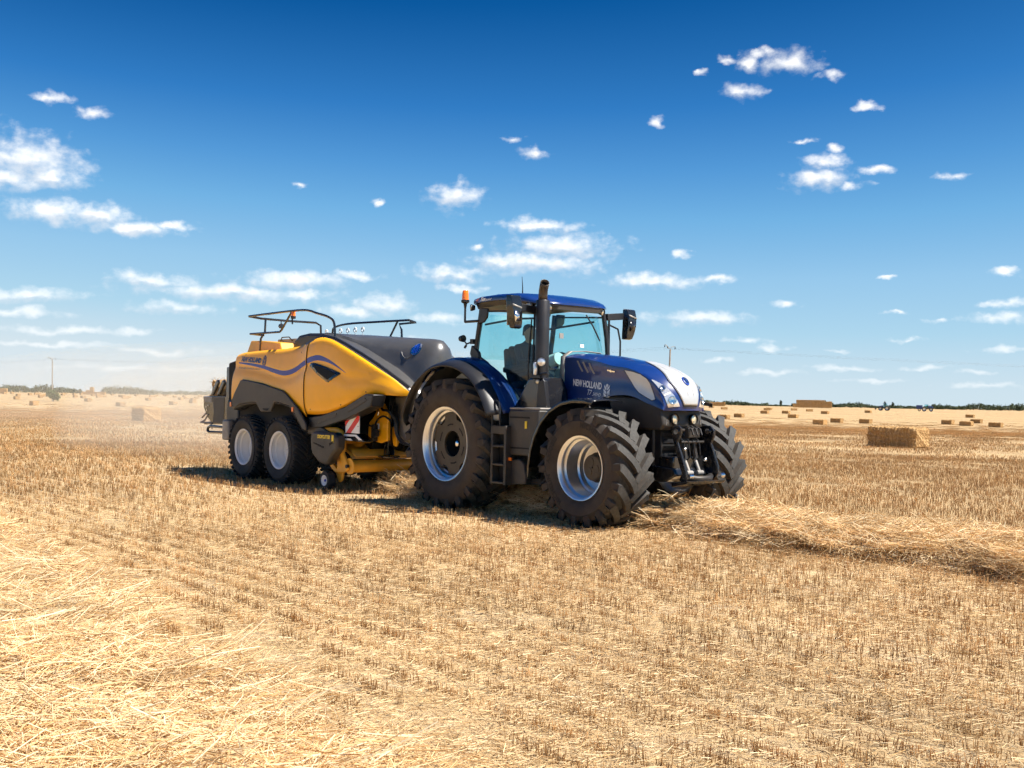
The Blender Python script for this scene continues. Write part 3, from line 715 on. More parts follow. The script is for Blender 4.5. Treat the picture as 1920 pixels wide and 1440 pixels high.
def disc_notched(n, ro, rn, ri, y0, y1, notch=0.34, rings=48):
    """flat wheel disc whose rim is cut by wide notches"""
    b = MB(); N = 72; outer = []
    for k in range(N):
        t = (k / N * n) % 1.0; r = rn if t < notch else ro
        outer.append(r)
    vs = []
    for y in (y0, y1):
        for k in range(N):
            a = 2 * math.pi * k / N; vs.append((ri * math.cos(a), y, ri * math.sin(a))); vs.append((outer[k] * math.cos(a), y, outer[k] * math.sin(a)))
    fs = []
    for k in range(N):
        j = (k + 1) % N; fs += [(2 * k, 2 * k + 1, 2 * j + 1, 2 * j), (2 * N + 2 * j, 2 * N + 2 * j + 1, 2 * N + 2 * k + 1, 2 * N + 2 * k), (2 * k + 1, 2 * N + 2 * k + 1, 2 * N + 2 * j + 1, 2 * j + 1), (2 * k, 2 * j, 2 * N + 2 * j, 2 * N + 2 * k)]
    return b.add(vs, fs)

tractor = thing('tractor', 'big dark blue tractor with silver nose panel pulling the yellow baler', 'tractor', (TX, TY, 0), -TH)
R_REAR, R_FRONT, WB = 1.06, 0.85, 3.07
def rear_wheel(side):
    b = MB()
    b.lathe([(0.535, -0.275), (0.575, -0.318), (0.595, -0.322), (0.600, -0.305), (0.585, -0.285), (0.560, -0.262), (0.548, -0.20), (0.515, -0.185), (0.505, -0.13), (0.485, -0.115), (0.478, 0.0), (0.47, 0.20), (0.53, 0.30), (0.59, 0.31)], 64)
    b.lathe([(0.478, 0.02), (0.40, 0.03), (0.30, 0.03)], 48)
    w = b.build('rear_wheel', 'silver_rim', tractor, smooth=40, loc=(0, side * 1.0, 1.04))
    t = link('tyre', REAR_TYRE, w)
    MB().lathe([(0.52, -0.11), (0.2, -0.11)], 40).build('disc_gap_shade', 'black_hole', w)  # added black sheet: shade in the gaps behind the disc is its colour
    disc_notched(6, 0.495, 0.405, 0.205, -0.165, -0.12, 0.30).build('wheel_disc', 'brown_hub', w, bev=0.008)
    for k in range(6):
        a0 = 2 * math.pi * (k + 0.66) / 6; n = 8
        vs = [(r_ * math.cos(a0 + (i / n - 0.5) * 0.5), -0.1685, r_ * math.sin(a0 + (i / n - 0.5) * 0.5)) for i in range(n + 1) for r_ in (0.30, 0.325)]
        MB().add(vs, [(2 * i, 2 * i + 1, 2 * i + 3, 2 * i + 2) for i in range(n)]).build('disc_slot', 'black_hole', w, smooth=0)
    MB().lathe([(0.21, -0.13), (0.205, 0.06), (0.12, 0.07), (0.0, 0.07)], 32).build('hub_recess', 'black_hole', w)
    MB().lathe([(0.0, -0.085), (0.035, -0.085), (0.05, -0.075), (0.055, 0.07)], 24).build('axle_cap', 'chrome', w)
    for k in range(8):
        a = 2 * math.pi * k / 8; MB().lathe([(0.0, 0.01), (0.016, 0.01), (0.018, 0.07)], 6, (0.13 * math.cos(a), 0, 0.13 * math.sin(a))).build('hub_bolt', 'chrome', w, smooth=0)
    w.scale = (1, -side, 1)
    return w
def front_wheel(side):
    b = MB()
    b.lathe([(0.405, -0.27), (0.435, -0.300), (0.455, -0.303), (0.458, -0.285), (0.44, -0.262), (0.428, -0.20), (0.392, -0.18), (0.384, -0.08), (0.374, 0.02), (0.35, 0.04), (0.345, 0.11), (0.30, 0.13), (0.16, 0.13)], 56)
    b.lathe([(0.345, 0.11), (0.36, 0.2), (0.42, 0.28), (0.455, 0.29)], 48)
    w = b.build('front_wheel', 'silver_rim', tractor, smooth=40, loc=(WB, 0.97 * side if side < 0 else 1.05, 0.83))
    link('tyre', FRONT_TYRE, w)
    h = MB().lathe([(0.0, -0.055), (0.165, -0.055), (0.185, -0.040), (0.19, 0.03), (0.215, 0.05), (0.215, 0.14)], 32).build('hub', 'brown_hub', w, smooth=30)
    for k in range(3):
        a = math.pi / 2 + 2 * math.pi * k / 3 + 0.3
        c = (0.085 * math.cos(a), -0.06, 0.085 * math.sin(a))
        MB().lathe([(0.0, 0.0), (0.052, 0.0), (0.052, 0.012)], 20, c).lathe([(0.058, 0.0), (0.063, 0.002), (0.063, 0.01), (0.058, 0.01)], 20, c).build('planet_cover', 'brown_hub', w, smooth=30)
    MB().lathe([(0, -0.068), (0.016, -0.068), (0.018, -0.05)], 10).build('drain_plug', 'dark_metal', w)
    w.scale = (1, -side, 1)
    return w
REAR_TYRE = tyre_mesh(R_REAR, 0.575, 0.71, 21, 0.075, 0.112, 0.36, 'tractor_tyre')
FRONT_TYRE = tyre_mesh(R_FRONT, 0.438, 0.66, 18, 0.075, 0.108, 0.42, 'tractor_tyre')
near_rear = rear_wheel(-1); far_rear = rear_wheel(1); near_front = front_wheel(-1); far_front = front_wheel(1)
# raised lettering of the flanks, panels and words
def tyre_words(w, R, rim, wd, a_list, size):
    for (body, a0) in a_list:
        r = (rim + R) / 2 - 0.035; ring_text('sidewall_lettering', w, body, r, -0.5205 * wd, size, a0, 'tyre_print')
tyre_words(near_rear, 1.06, 0.575, 0.71, [('MICHELIN', math.pi * 1.30), ('AXIOBIB 2', math.pi * 0.93)], 0.125)
tyre_words(near_front, 0.85, 0.438, 0.66, [('MICHELIN', math.pi * 1.32), ('AXIOBIB', math.pi * 0.98), ('MICHELIN', math.pi * 0.48)], 0.10)

# ---- hood: stations along the centre line (x, z of the ridge, half width, z of the shoulder, sweep-back, z of the lower edge)
HOOD = [(1.86, 2.500, 0.455, 2.43, 0.00, 1.66), (2.10, 2.495, 0.458, 2.42, 0.00, 1.68), (2.35, 2.475, 0.460, 2.39, 0.00, 1.73), (2.62, 2.445, 0.460, 2.35, 0.01, 1.80), (2.90, 2.40, 0.458, 2.29, 0.02, 1.85),
        (3.20, 2.35, 0.456, 2.255, 0.03, 1.865), (3.45, 2.285, 0.453, 2.19, 0.05, 1.82), (3.65, 2.21, 0.45, 2.105, 0.07, 1.75), (3.80, 2.125, 0.446, 2.01, 0.09, 1.715), (3.90, 2.02, 0.44, 1.91, 0.105, 1.69),
        (3.96, 1.90, 0.43, 1.81, 0.115, 1.672), (3.985, 1.775, 0.42, 1.72, 0.125, 1.66), (3.975, 1.66, 0.41, 1.652, 0.13, 1.645)]
def hood_at(s):
    i = min(int(s), len(HOOD) - 2); f = s - i
    def cr(c):
        p0 = HOOD[max(i - 1, 0)][c]; p1 = HOOD[i][c]; p2 = HOOD[i + 1][c]; p3 = HOOD[min(i + 2, len(HOOD) - 1)][c]
        return 0.5 * (2 * p1 + (p2 - p0) * f + (2 * p0 - 5 * p1 + 4 * p2 - p3) * f * f + (3 * p1 - p0 - 3 * p2 + p3) * f ** 3)
    return [cr(c) for c in range(6)]
def hood_top(s, v, lift=0.0):
    X, zc, w, ze, bk, zb = hood_at(s); a = abs(v)
    z = ze + (zc - ze) * (1 - a ** 2.6) ; x = X - bk * a ** 2.0
    p = Vector((x, v * w, z))
    if lift:
        e = 0.02
        d1 = hood_top(min(s + e, len(HOOD) - 1.001), v) - hood_top(max(s - e, 0), v); d2 = hood_top(s, min(v + e, 1)) - hood_top(s, max(v - e, -1)); p = p + d1.cross(d2).normalized() * lift
    return p
def build_hood():
    rings = []; NS = 60; tops = [(-1 + 2 * k / 22) for k in range(23)]
    for i in range(NS + 1):
        s = i / NS * (len(HOOD) - 1.0001); X, zc, w, ze, bk, zb = hood_at(s); ring = []
        prof = [(0.0, 1.035), (0.12, 1.03), (0.3, 1.012), (0.42, 0.995), (0.55, 0.99), (0.72, 0.995), (0.86, 1.005), (0.95, 1.006)]
        for (t, k) in prof: ring.append((X - bk, -w * k, zb + (ze - zb) * t))
        for v in tops: ring.append(tuple(hood_top(s, v)))
        for (t, k) in reversed(prof): ring.append((X - bk, w * k, zb + (ze - zb) * t))
        rings.append(ring)
    return MB().loft(rings, cap0=True).build('hood', 'blue_paint', tractor, smooth=50)
hood = build_hood(); hood_tree = bvh_of(hood)
def top_patch(name, s0, s1, v0, v1, m, lift=0.008, n=26, k=8, edge=None, parent=None, solid=0.0):
    """panel on the upper face of the hood; v0, v1 may vary with s"""
    rings = []
    for i in range(n + 1):
        t = i / n; s = s0 + (s1 - s0) * t; a = v0(t) if callable(v0) else v0; b_ = v1(t) if callable(v1) else v1
        rings.append([tuple(hood_top(s, a + (b_ - a) * j / k, lift)) for j in range(k + 1)])
    return MB().loft(rings).build(name, m, parent or hood, smooth=60, solid=solid)
def wid(t): return 0.16 + 0.44 * min(1, t / 0.5) ** 0.75 if t < 0.55 else 0.60 - 0.27 * ((t - 0.55) / 0.45) ** 1.3
nose = top_patch('nose_panel', 4.9, 11.3, lambda t: -wid(t), wid, 'silver_grille', 0.010, 40, 12, solid=0.008)
top_patch('panel_crease', 5.6, 10.3, lambda t: -0.26 + 0.12 * t, lambda t: -0.245 + 0.12 * t, 'interior_grey', 0.0155, 20, 1, parent=nose)
top_patch('panel_crease', 5.6, 10.3, lambda t: 0.245 - 0.12 * t, lambda t: 0.26 - 0.12 * t, 'interior_grey', 0.0155, 20, 1, parent=nose)
top_patch('panel_sill', 11.32, 11.48, lambda t: -0.34, lambda t: 0.34, 'dark_metal', 0.010, 3, 8, parent=nose)
for sg in (-1, 1):
    fin = (lambda t, sg=sg: sg * (0.93 - 0.12 * t ** 1.2)) ; fout = (lambda t, sg=sg: sg * (0.985))
    hl = top_patch('headlight', 7.35, 11.4, (lambda t, sg=sg: sg * (0.955 - 0.47 * t)), (lambda t, sg=sg: sg * (0.985 - 0.10 * t ** 2)), 'lamp_lens', 0.007, 22, 5)
    for s_, v_, r_ in ((8.75, 0.885, 0.035), (10.5, 0.74, 0.05)):
        c = hood_top(s_, sg * v_, 0.012); nrm = (hood_top(s_, sg * v_, 0.05) - hood_top(s_, sg * v_)).normalized(); q = nrm.to_track_quat('Z', 'Y').to_matrix()
        vs = []; mb = MB(); mb.lathe([(r_ * 1.2, -0.002), (r_ * 1.2, 0.01), (r_ * 0.95, 0.01), (r_ * 0.8, 0.0), (0.0, -0.004)], 20, axis='z'); mb.v = [tuple(q @ Vector(p) + c) for p in mb.v]
        mb.build('projector', 'chrome', hl, smooth=40)
    top_patch('light_bar', 9.5, 9.7, sg * 0.74, sg * 0.94, 'white_decal', 0.012, 2, 4, parent=hl)
# side mesh panel, gills, lettering on the near flank (and the panel on the far one)
def quad_side(name, pts, m, lift, parent=hood, step=0.07): return side_decal(name, hood_tree, pts, m, parent, lift, step, -0.45)
grille = quad_side('side_grille', [(3.13, 2.222), (3.30, 2.195), (3.45, 2.155), (3.56, 2.095), (3.62, 2.03), (3.72, 1.81), (3.67, 1.795), (3.55, 1.845), (3.42, 1.905), (3.33, 1.98), (3.22, 2.11)], 'silver_grille', 0.006)
quad_side('grille_rim', [(3.12, 2.215), (3.13, 2.23), (3.30, 2.203), (3.45, 2.163), (3.565, 2.102), (3.63, 2.03), (3.73, 1.80), (3.67, 1.783), (3.55, 1.833), (3.415, 1.895), (3.32, 1.975), (3.21, 2.105)], 'black_plastic', 0.003)
for i, x in enumerate((2.17, 2.29, 2.42)):
    quad_side('hood_gill', [(x - 0.035, 2.375 - 0.02 * i), (x, 2.375 - 0.02 * i), (x + 0.05, 2.30 - 0.02 * i), (x + 0.11, 2.215 - 0.02 * i), (x + 0.08, 2.205 - 0.02 * i), (x + 0.02, 2.28 - 0.02 * i)], 'grey_plate', 0.006)
quad_side('hood_latch', [(2.78, 2.235), (2.84, 2.225), (2.85, 2.235), (2.87, 2.22), (2.94, 2.21), (2.935, 2.19), (2.87, 2.20), (2.86, 2.185), (2.845, 2.20), (2.79, 2.215)], 'chrome', 0.010)
side_text('maker_lettering', hood_tree, 'NEW HOLLAND', 2.06, 2.005, 0.135, 'white_decal', hood, 0, 0.97, 0.005, -0.10, default=-0.45, width=0.62)
side_text('model_lettering', hood_tree, 'T7', 2.37, 1.865, 0.115, 'white_decal', hood, 0.35, 0.92, 0.0, -0.10, default=-0.45, width=0.115)
side_text('model_lettering', hood_tree, '.340HD', 2.485, 1.852, 0.075, 'white_decal', hood, 0.35, 0.95, 0.0, -0.10, default=-0.45, width=0.19)
def leaf_on_side(tree, cx, cz, w, h, m, parent, lift=0.007, default=-0.45):
    mb = MB()
    for pl in leaf_polys(w, h):
        V, Fc = grid_poly([(cx + p[0], cz + p[1]) for p in pl], 0.2); mb.add(on_side(tree, V, lift, default), Fc)
    return mb.build('leaf_emblem', m, parent, smooth=0)
leaf_on_side(hood_tree, 2.79, 1.915, 0.135, 0.215, 'white_decal', hood)
# badge on the nose
mb = MB(); c = hood_top(8.6, 0.0, 0.02); nrm = (hood_top(8.6, 0, 0.05) - hood_top(8.6, 0)).normalized(); q = nrm.to_track_quat('Z', 'Y').to_matrix()
mb.lathe([(0.0, 0.012), (0.05, 0.010), (0.062, 0.0)], 24, axis='z'); mb.v = [tuple(q @ Vector((p[0] * 0.9, p[1] * 1.25, p[2])) + c) for p in mb.v]
badge = mb.build('nose_badge', 'blue_decal', hood, smooth=50)
mb = MB()
for pl in leaf_polys(0.085, 0.125): mb.add([tuple(q @ Vector((p[0], p[1], 0.013)) + c) for p in pl], [tuple(range(len(pl)))])
mb.build('leaf_emblem', 'chrome', badge, smooth=0)
# rear edge of the hood
MB().loft([[(x, y, z) for (y, z) in ((-0.47, 1.66), (-0.475, 2.2), (-0.46, 2.44), (-0.30, 2.525), (0, 2.54), (0.30, 2.525), (0.46, 2.44), (0.475, 2.2), (0.47, 1.66))] for x in (1.78, 1.87)]).build('hood_cowl', 'grey_plate', tractor, solid=0.012, smooth=50)

# ---- engine bay, chassis and axles
MB().box(1.7, 3.62, -0.36, 0.36, 0.72, 1.70).build('engine_block', 'black_plastic', tractor, bev=0.03)
MB().prism([(2.75, 1.86), (3.30, 1.84), (3.58, 1.80), (3.80, 1.70), (3.86, 1.45), (3.80, 1.38), (2.9, 1.38)], -0.42, 0.42).build('front_shroud', 'dusty_plastic', tractor, bev=0.03)
ax = MB().lathe([(0.16, -0.75), (0.17, -0.3), (0.20, 0.0), (0.17, 0.3), (0.16, 0.75)], 20, (WB, 0, 0.83)).build('front_axle', 'dark_metal', tractor)
MB().box(WB - 0.25, WB + 0.30, -0.28, 0.28, 0.72, 1.18).build('axle_saddle', 'dark_metal', ax, bev=0.03)
for s_ in (-1, 1): MB().box(WB - 0.11, WB + 0.11, s_ * 0.66 - 0.07, s_ * 0.66 + 0.07, 0.58, 1.10).build('kingpin_housing', 'dark_metal', ax, bev=0.03)
tr = MB().prism([(-0.55, 0.62), (-0.55, 1.45), (0.3, 1.5), (1.75, 1.15), (1.75, 0.62), (0.5, 0.50)], -0.33, 0.33).build('transmission', 'dark_metal', tractor, bev=0.03)
MB().lathe([(0.22, -0.72), (0.24, -0.4), (0.26, 0), (0.24, 0.4), (0.22, 0.72)], 24, (0, 0, 1.04)).build('rear_axle', 'dark_metal', tractor)
MB().box(-1.15, -0.4, -0.07, 0.07, 0.48, 0.58).box(-0.75, -0.45, -0.3, 0.3, 0.45, 0.75).build('hitch', 'dark_metal', tractor, bev=0.01)
fg_ = MB().box(3.60, 3.74, -0.33, 0.33, 0.80, 1.40).build('front_grid', 'black_hole', tractor, bev=0.02)
for i in range(5): MB().box(3.738, 3.752, -0.30, 0.30, 0.90 + 0.1 * i, 0.94 + 0.1 * i).build('grid_slat', 'black_plastic', fg_)
MB().prism([(3.2, 0.62), (3.85, 0.66), (4.05, 0.76), (4.0, 0.86), (3.2, 0.9)], -0.36, 0.36).build('belly_plate', 'black_gloss', tractor, bev=0.02)
for s_ in (-1, 1):
    wl_ = MB().lathe([(0.075, -0.02), (0.085, 0.02), (0.072, 0.03), (0.065, 0.0)], 24, (3.865, s_ * 0.20, 1.535), axis='x').build('bumper_lamp', 'black_plastic', tractor)
    MB().lathe([(0.0, 0.018), (0.04, 0.012), (0.066, 0.0)], 20, (3.868, s_ * 0.20, 1.535), axis='x').build('lens', 'lamp_warm', wl_)
    MB().box(3.50, 3.86, s_ * 0.36 - 0.004, s_ * 0.36 + 0.004, 1.45, 1.52).build('shroud_rib', 'grey_plate', tractor)
# ---- front linkage
lk = MB().box(3.70, 3.98, -0.34, 0.34, 0.84, 1.02).build('linkage_frame', 'black_gloss', tractor, bev=0.02)
for y in (-0.31, 0.36):
    arm = [(3.80, 1.30), (3.85, 1.41), (3.93, 1.455), (4.05, 1.45), (4.12, 1.38), (4.12, 1.30), (4.07, 1.20), (4.20, 0.88), (4.20, 0.79), (4.15, 0.72), (4.05, 0.69), (3.82, 0.66), (3.78, 0.92)] if y > 0 else \
          [(3.92, 1.36), (3.96, 1.43), (4.04, 1.455), (4.09, 1.42), (4.09, 1.34), (4.03, 1.22), (4.10, 1.06), (4.20, 0.80), (4.20, 0.70), (4.13, 0.66), (4.08, 0.70), (4.12, 0.80), (4.0, 1.10), (3.96, 1.24)]
    a_ = MB().prism(arm, y - 0.022, y + 0.022).build('lift_arm', 'black_gloss', tractor, bev=0.006)
    MB().tube([(arm[i][0], y - 0.012, arm[i][1]) for i in (range(3, 11) if y > 0 else range(3, 9))], 0.010, 6).build('arm_edge', 'exhaust_metal', a_)
    for (x, z, r_) in ((4.26, 0.76, 0.035), (4.02, 1.37, 0.04)): MB().lathe([(0, -0.04), (r_, -0.04), (r_, 0.04), (0, 0.04)], 14, (x, y, z)).build('pin', 'chrome', a_)
for y in (-0.10, 0.12):
    cy = MB().tube([(3.92, y, 1.26), (3.97, y, 0.98)], 0.05, 16).build('lift_cylinder', 'dark_metal', tractor)
    MB().tube([(3.97, y, 0.98), (4.06, y, 0.80)], 0.026, 12).build('piston_rod', 'grey_plate', cy)
    MB().tube([(4.06, y - 0.06, 0.79), (4.06, y + 0.06, 0.79)], 0.035, 12).build('rod_eye', 'grey_plate', cy)
MB().tube([(4.10, -0.31, 0.74), (4.24, -0.12, 0.72), (4.26, 0.0, 0.72), (4.24, 0.12, 0.72), (4.10, 0.31, 0.74)], 0.045, 12).build('lower_beam', 'dark_metal', tractor)
MB().prism([(4.0, 0.60), (4.28, 0.66), (4.30, 0.70), (4.0, 0.66)], -0.40, 0.40).build('skid_plate', 'black_gloss', tractor, bev=0.006)
tl = MB().box(3.96, 4.04, -0.10, 0.14, 1.28, 1.42).build('top_link_bracket', 'dark_metal', tractor, bev=0.01)
for y in (-0.07, 0.02, 0.11): MB().tube([(3.98, y, 1.44), (4.07, y, 1.40), (4.10, y, 1.32)], 0.014, 8).build('bracket_rod', 'dark_metal', tl)
for (a, b_, r_) in (((3.9, -0.22, 1.38), (3.9, 0.26, 1.38), 0.025), ((4.02, -0.24, 1.22), (4.02, 0.24, 1.22), 0.018)): MB().tube([a, b_], r_, 10).build('cross_pin', 'dark_metal', tl)
for i in range(4):
    y = -0.20 + 0.11 * i; MB().tube([(3.88, y, 1.36), (4.02, y + 0.02, 1.22), (4.02, y + 0.05, 1.02), (3.92, y + 0.04, 0.90)], 0.011, 6).build('hydraulic_hose', 'black_plastic', tractor)
for c_ in ((4.04, -0.18, 1.12), (4.06, 0.24, 0.97)): MB().lathe([(0, -0.02), (0.022, -0.02), (0.03, 0.0), (0.022, 0.02), (0, 0.02)], 14, c_).build('coupler', 'chrome', tl)

# ---- rear fenders: blue shell with a black flare
def arc_pts(cx, cz, r, a0, a1, n): return [(cx + r * math.cos(rad(a0 + (a1 - a0) * i / n)), cz + r * math.sin(rad(a0 + (a1 - a0) * i / n))) for i in range(n + 1)]
def rear_fender(s_):
    rings = []; prof = [(-0.74, 1.30), (-0.78, 1.345), (-0.84, 1.372), (-0.93, 1.385), (-1.03, 1.378), (-1.11, 1.355), (-1.145, 1.335)]
    n = 40; a0, a1 = 22, 132
    for i in range(n + 1):
        a = rad(a0 + (a1 - a0) * i / n); k = 1 - 0.025 * max(0, (i / n - 0.75) / 0.25)
        rings.append([(r * k * math.cos(a), -s_ * y * -1 if False else s_ * -y, 1.05 + r * k * math.sin(a)) for (y, r) in prof])
    f = MB().loft(rings).build('rear_fender', 'blue_paint', tractor, smooth=50, solid=0.012)
    rings = []; prof = [(-1.135, 1.345), (-1.20, 1.335), (-1.30, 1.305), (-1.375, 1.265), (-1.385, 1.245), (-1.375, 1.225)]; a0, a1 = 22, 168
    for i in range(n + 1):
        t = i / n; a = rad(a0 + (a1 - a0) * t); k = 1 - 0.055 * max(0, (t - 0.6) / 0.4) - 0.02 * max(0, (0.2 - t) / 0.2)
        tw = 1.0 - 0.5 * max(0, (t - 0.93) / 0.07) ** 2
        rings.append([(r * k * math.cos(a), s_ * -(-1.135 + (y + 1.135) * tw), 1.05 + r * k * math.sin(a)) for (y, r) in prof])
    MB().loft(rings).build('fender_flare', 'black_plastic', f, smooth=50, solid=0.012)
    rings = []
    for i in range(n + 1):
        a = rad(15 + (172 - 15) * i / n); rings.append([(r * math.cos(a), s_ * -y, 1.05 + r * math.sin(a)) for (y, r) in ((-0.58, 1.20), (-0.62, 1.24), (-1.13, 1.25))])
    MB().loft(rings).build('fender_liner', 'black_hole', f, smooth=50, solid=0.01)
    if s_ < 0:
        for dy, r0 in ((-0.88, 1.389), (-1.06, 1.379)):
            MB().tube([(r0 * math.cos(rad(a)), dy, 1.05 + r0 * math.sin(rad(a))) for a in range(30, 126, 4)], 0.009, 6).build('fender_crease', 'blue_paint', f)
    return f
rear_fender(-1); rear_fender(1)
# ---- front fenders
FF = [(1.97, 0.60), (1.985, 0.80), (2.02, 1.02), (2.10, 1.24), (2.24, 1.46), (2.43, 1.63), (2.67, 1.745), (2.93, 1.79), (3.16, 1.785), (3.32, 1.765)]
def front_fender(s_):
    rings = []
    for i, (x, z) in enumerate(FF):
        d = Vector((x - WB, z - 0.83)).normalized(); w = 0.62 if i > 1 else 0.55
        rings.append([(x - d.x * 0.05, s_ * 1.30, z - d.y * 0.05), (x, s_ * 1.28, z), (x + d.x * 0.012, s_ * 1.18, z + d.y * 0.012), (x + d.x * 0.02, s_ * 0.95, z + d.y * 0.02), (x, s_ * (1.30 - w), z)])
    f = MB().loft(rings).build('front_fender', 'black_gloss', tractor, smooth=50, solid=0.016)
    MB().tube([(2.6, s_ * 0.7, 1.70), (2.9, s_ * 0.6, 1.4), (WB, s_ * 0.55, 1.1)], 0.035, 10).build('fender_bracket', 'dark_metal', f)
    return f
front_fender(-1); front_fender(1)

# ---- cab
cab = MB().box(0.10, 1.62, -0.62, 0.62, 1.38, 1.66).build('cab_floor', 'black_plastic', tractor, bev=0.02)
def strip(path, w, d, m, name, parent, bev=0.008):
    b_ = MB()
    for a, c in zip(path[:-1], path[1:]): b_.bar(a, c, w, d, (0, 1, 0))
    return b_.build(name, m, parent, bev=bev)
DOOR = [(0.285, 3.185), (1.50, 3.13), (1.545, 3.08), (1.545, 1.78), (1.50, 1.72), (1.14, 1.715), (1.04, 1.80), (0.93, 1.93), (0.80, 2.07), (0.65, 2.215), (0.47, 2.345), (0.28, 2.435), (0.145, 2.475)]
for s_ in (-1, 1):
    def bow(x, z): return s_ * (0.80 + 0.035 * math.sin((z - 1.7) / 1.5 * math.pi) + 0.015 * (z < 2.3))
    V, Fc = grid_poly(DOOR, 0.25)
    pane = MB().add([(x, bow(x, z), z) for (x, z) in V], Fc).build('door_pane', 'cab_glass', tractor, smooth=60)
    MB().tube([(x, bow(x, z), z) for (x, z) in DOOR], 0.017, 6, closed=True).build('door_seal', 'black_plastic', pane)
    MB().tube([(1.46, bow(1.46, 1.9) + s_ * 0.012, 1.90), (1.47, bow(1.47, 2.5) + s_ * 0.012, 2.5), (1.50, bow(1.5, 3.0) + s_ * 0.012, 3.0)], 0.012, 6).build('wiper', 'black_plastic', pane)
    MB().box(1.40, 1.44, bow(1.4, 1.95) + s_ * 0.01 - 0.02, bow(1.4, 1.95) + s_ * 0.01 + 0.02, 1.93, 1.99).build('door_handle', 'chrome', pane, bev=0.006)
    MB().tube([(0.10, s_ * 0.80, 2.44), (0.17, s_ * 0.815, 2.75), (0.25, s_ * 0.80, 3.22)], [0.045, 0.042, 0.045], 8).build('rear_pillar', 'black_plastic', tractor)
    MB().prism([(0.02, 2.50), (0.06, 2.44), (0.24, 2.40), (0.27, 2.44), (0.25, 2.52), (0.12, 2.62), (0.06, 2.64)], s_ * 0.83 - 0.03, s_ * 0.83 + 0.03).build('pillar_foot', 'black_plastic', tractor, bev=0.015)
    MB().prism([(0.20, 2.98), (0.36, 3.00), (0.44, 3.08), (0.46, 3.22), (0.26, 3.24)], s_ * 0.835 - 0.02, s_ * 0.835 + 0.02).build('pillar_head', 'black_plastic', tractor, bev=0.015)
    MB().tube([(1.60, s_ * 0.73, 1.72), (1.61, s_ * 0.75, 2.3), (1.57, s_ * 0.73, 2.8), (1.52, s_ * 0.70, 3.18)], 0.038, 8).build('front_pillar', 'black_plastic', tractor)
rings = []
for i in range(9):
    t = i / 8; z = 1.74 + 1.40 * t; rings.append([(1.60 - 0.09 * t ** 2 + 0.20 * (1 - (v / 10) ** 2) - 0.10 * t, v / 10 * (0.72 - 0.03 * t), z) for v in range(-10, 11)])
ws = MB().loft(rings).build('windscreen', 'cab_glass', tractor, smooth=60)
MB().tube([(1.72, 0.12, 3.12), (1.79, 0.20, 2.95), (1.81, 0.34, 2.72)], 0.013, 6).build('wiper', 'black_plastic', ws)
MB().box(1.775, 1.785, -0.50, -0.42, 2.72, 2.80).build('windscreen_sticker', 'grey_plate', ws)
MB().box(1.765, 1.775, -0.05, 0.03, 2.60, 2.65).build('windscreen_sticker', 'white_decal', ws)
MB().loft([[(0.14 - 0.05 * math.sin(t * math.pi), y, 2.42 + 0.74 * t) for y in (-0.76, -0.3, 0.3, 0.76)] for t in (0, 0.33, 0.66, 1)]).build('rear_pane', 'cab_glass', tractor, smooth=60)
# interior
seat = MB().prism([(0.33, 2.06), (0.85, 2.1), (0.87, 1.98), (0.35, 1.94)], -0.27, 0.27).build('seat', 'seat_fabric', tractor, bev=0.05)
MB().prism([(0.27, 2.02), (0.41, 2.04), (0.30, 2.52), (0.22, 2.62), (0.14, 2.6), (0.17, 2.3)], -0.26, 0.26).build('backrest', 'seat_fabric', seat, bev=0.05)
MB().box(0.10, 0.20, -0.12, 0.12, 2.50, 2.66).build('headrest', 'seat_fabric', seat, bev=0.04)
MB().box(0.33, 0.83, -0.25, 0.25, 1.66, 1.95).build('seat_base', 'black_plastic', seat, bev=0.03)
ar = MB().prism([(0.38, 2.3), (0.88, 2.34), (0.95, 2.28), (0.88, 2.22), (0.38, 2.2)], -0.46, -0.32).build('armrest', 'seat_fabric', tractor, bev=0.03)
MB().prism([(1.34, 1.66), (1.46, 1.66), (1.54, 2.20), (1.40, 2.32), (1.28, 2.26)], -0.14, 0.14).build('dashboard', 'interior_grey', tractor, bev=0.04)
sw = Matrix.Rotation(rad(-32), 3, 'Y'); MB().tube([tuple(sw @ Vector((0.20 * math.cos(a), 0.20 * math.sin(a), 0)) + Vector((1.12, 0, 2.42))) for a in np.linspace(0, 2 * math.pi, 24, endpoint=False)], 0.017, 8, closed=True).tube([(1.12, 0, 2.42), (1.34, 0, 2.20)], 0.03, 8).tube([tuple(sw @ Vector((0.0, -0.2, 0)) + Vector((1.12, 0, 2.42))), tuple(sw @ Vector((0.0, 0.2, 0)) + Vector((1.12, 0, 2.42)))], 0.016, 6).build('steering_wheel', 'black_plastic', tractor)
for s_ in (-1, 1):
    fnd = [(1.00 * math.cos(rad(a)) * 1.12, 1.05 + 1.22 * math.sin(rad(a))) for a in range(28, 126, 7)]
    MB().prism(fnd + [(-0.6, 1.7), (0.95, 1.60)], s_ * 0.72, s_ * 0.60).build('inner_fender', 'interior_pale' if s_ < 0 else 'interior_grey', tractor, bev=0.03)  # near one paler: its lit look is put into the colour
MB().tube([(1.45, -0.35, 2.38), (1.62, -0.35, 2.42)], 0.10, 14).build('air_vent', 'interior_pale', tractor)
MB().tube([(1.35, 0.25, 2.4), (1.6, 0.28, 2.44)], 0.09, 14).build('air_vent', 'interior_pale', tractor)
MB().tube([(0.22, -0.70, 2.98), (0.9, -0.62, 3.05), (1.5, -0.55, 3.04)], 0.018, 6).tube([(0.2, 0.7, 2.98), (1.4, 0.6, 3.05)], 0.018, 6).build('grab_bar', 'black_plastic', tractor)
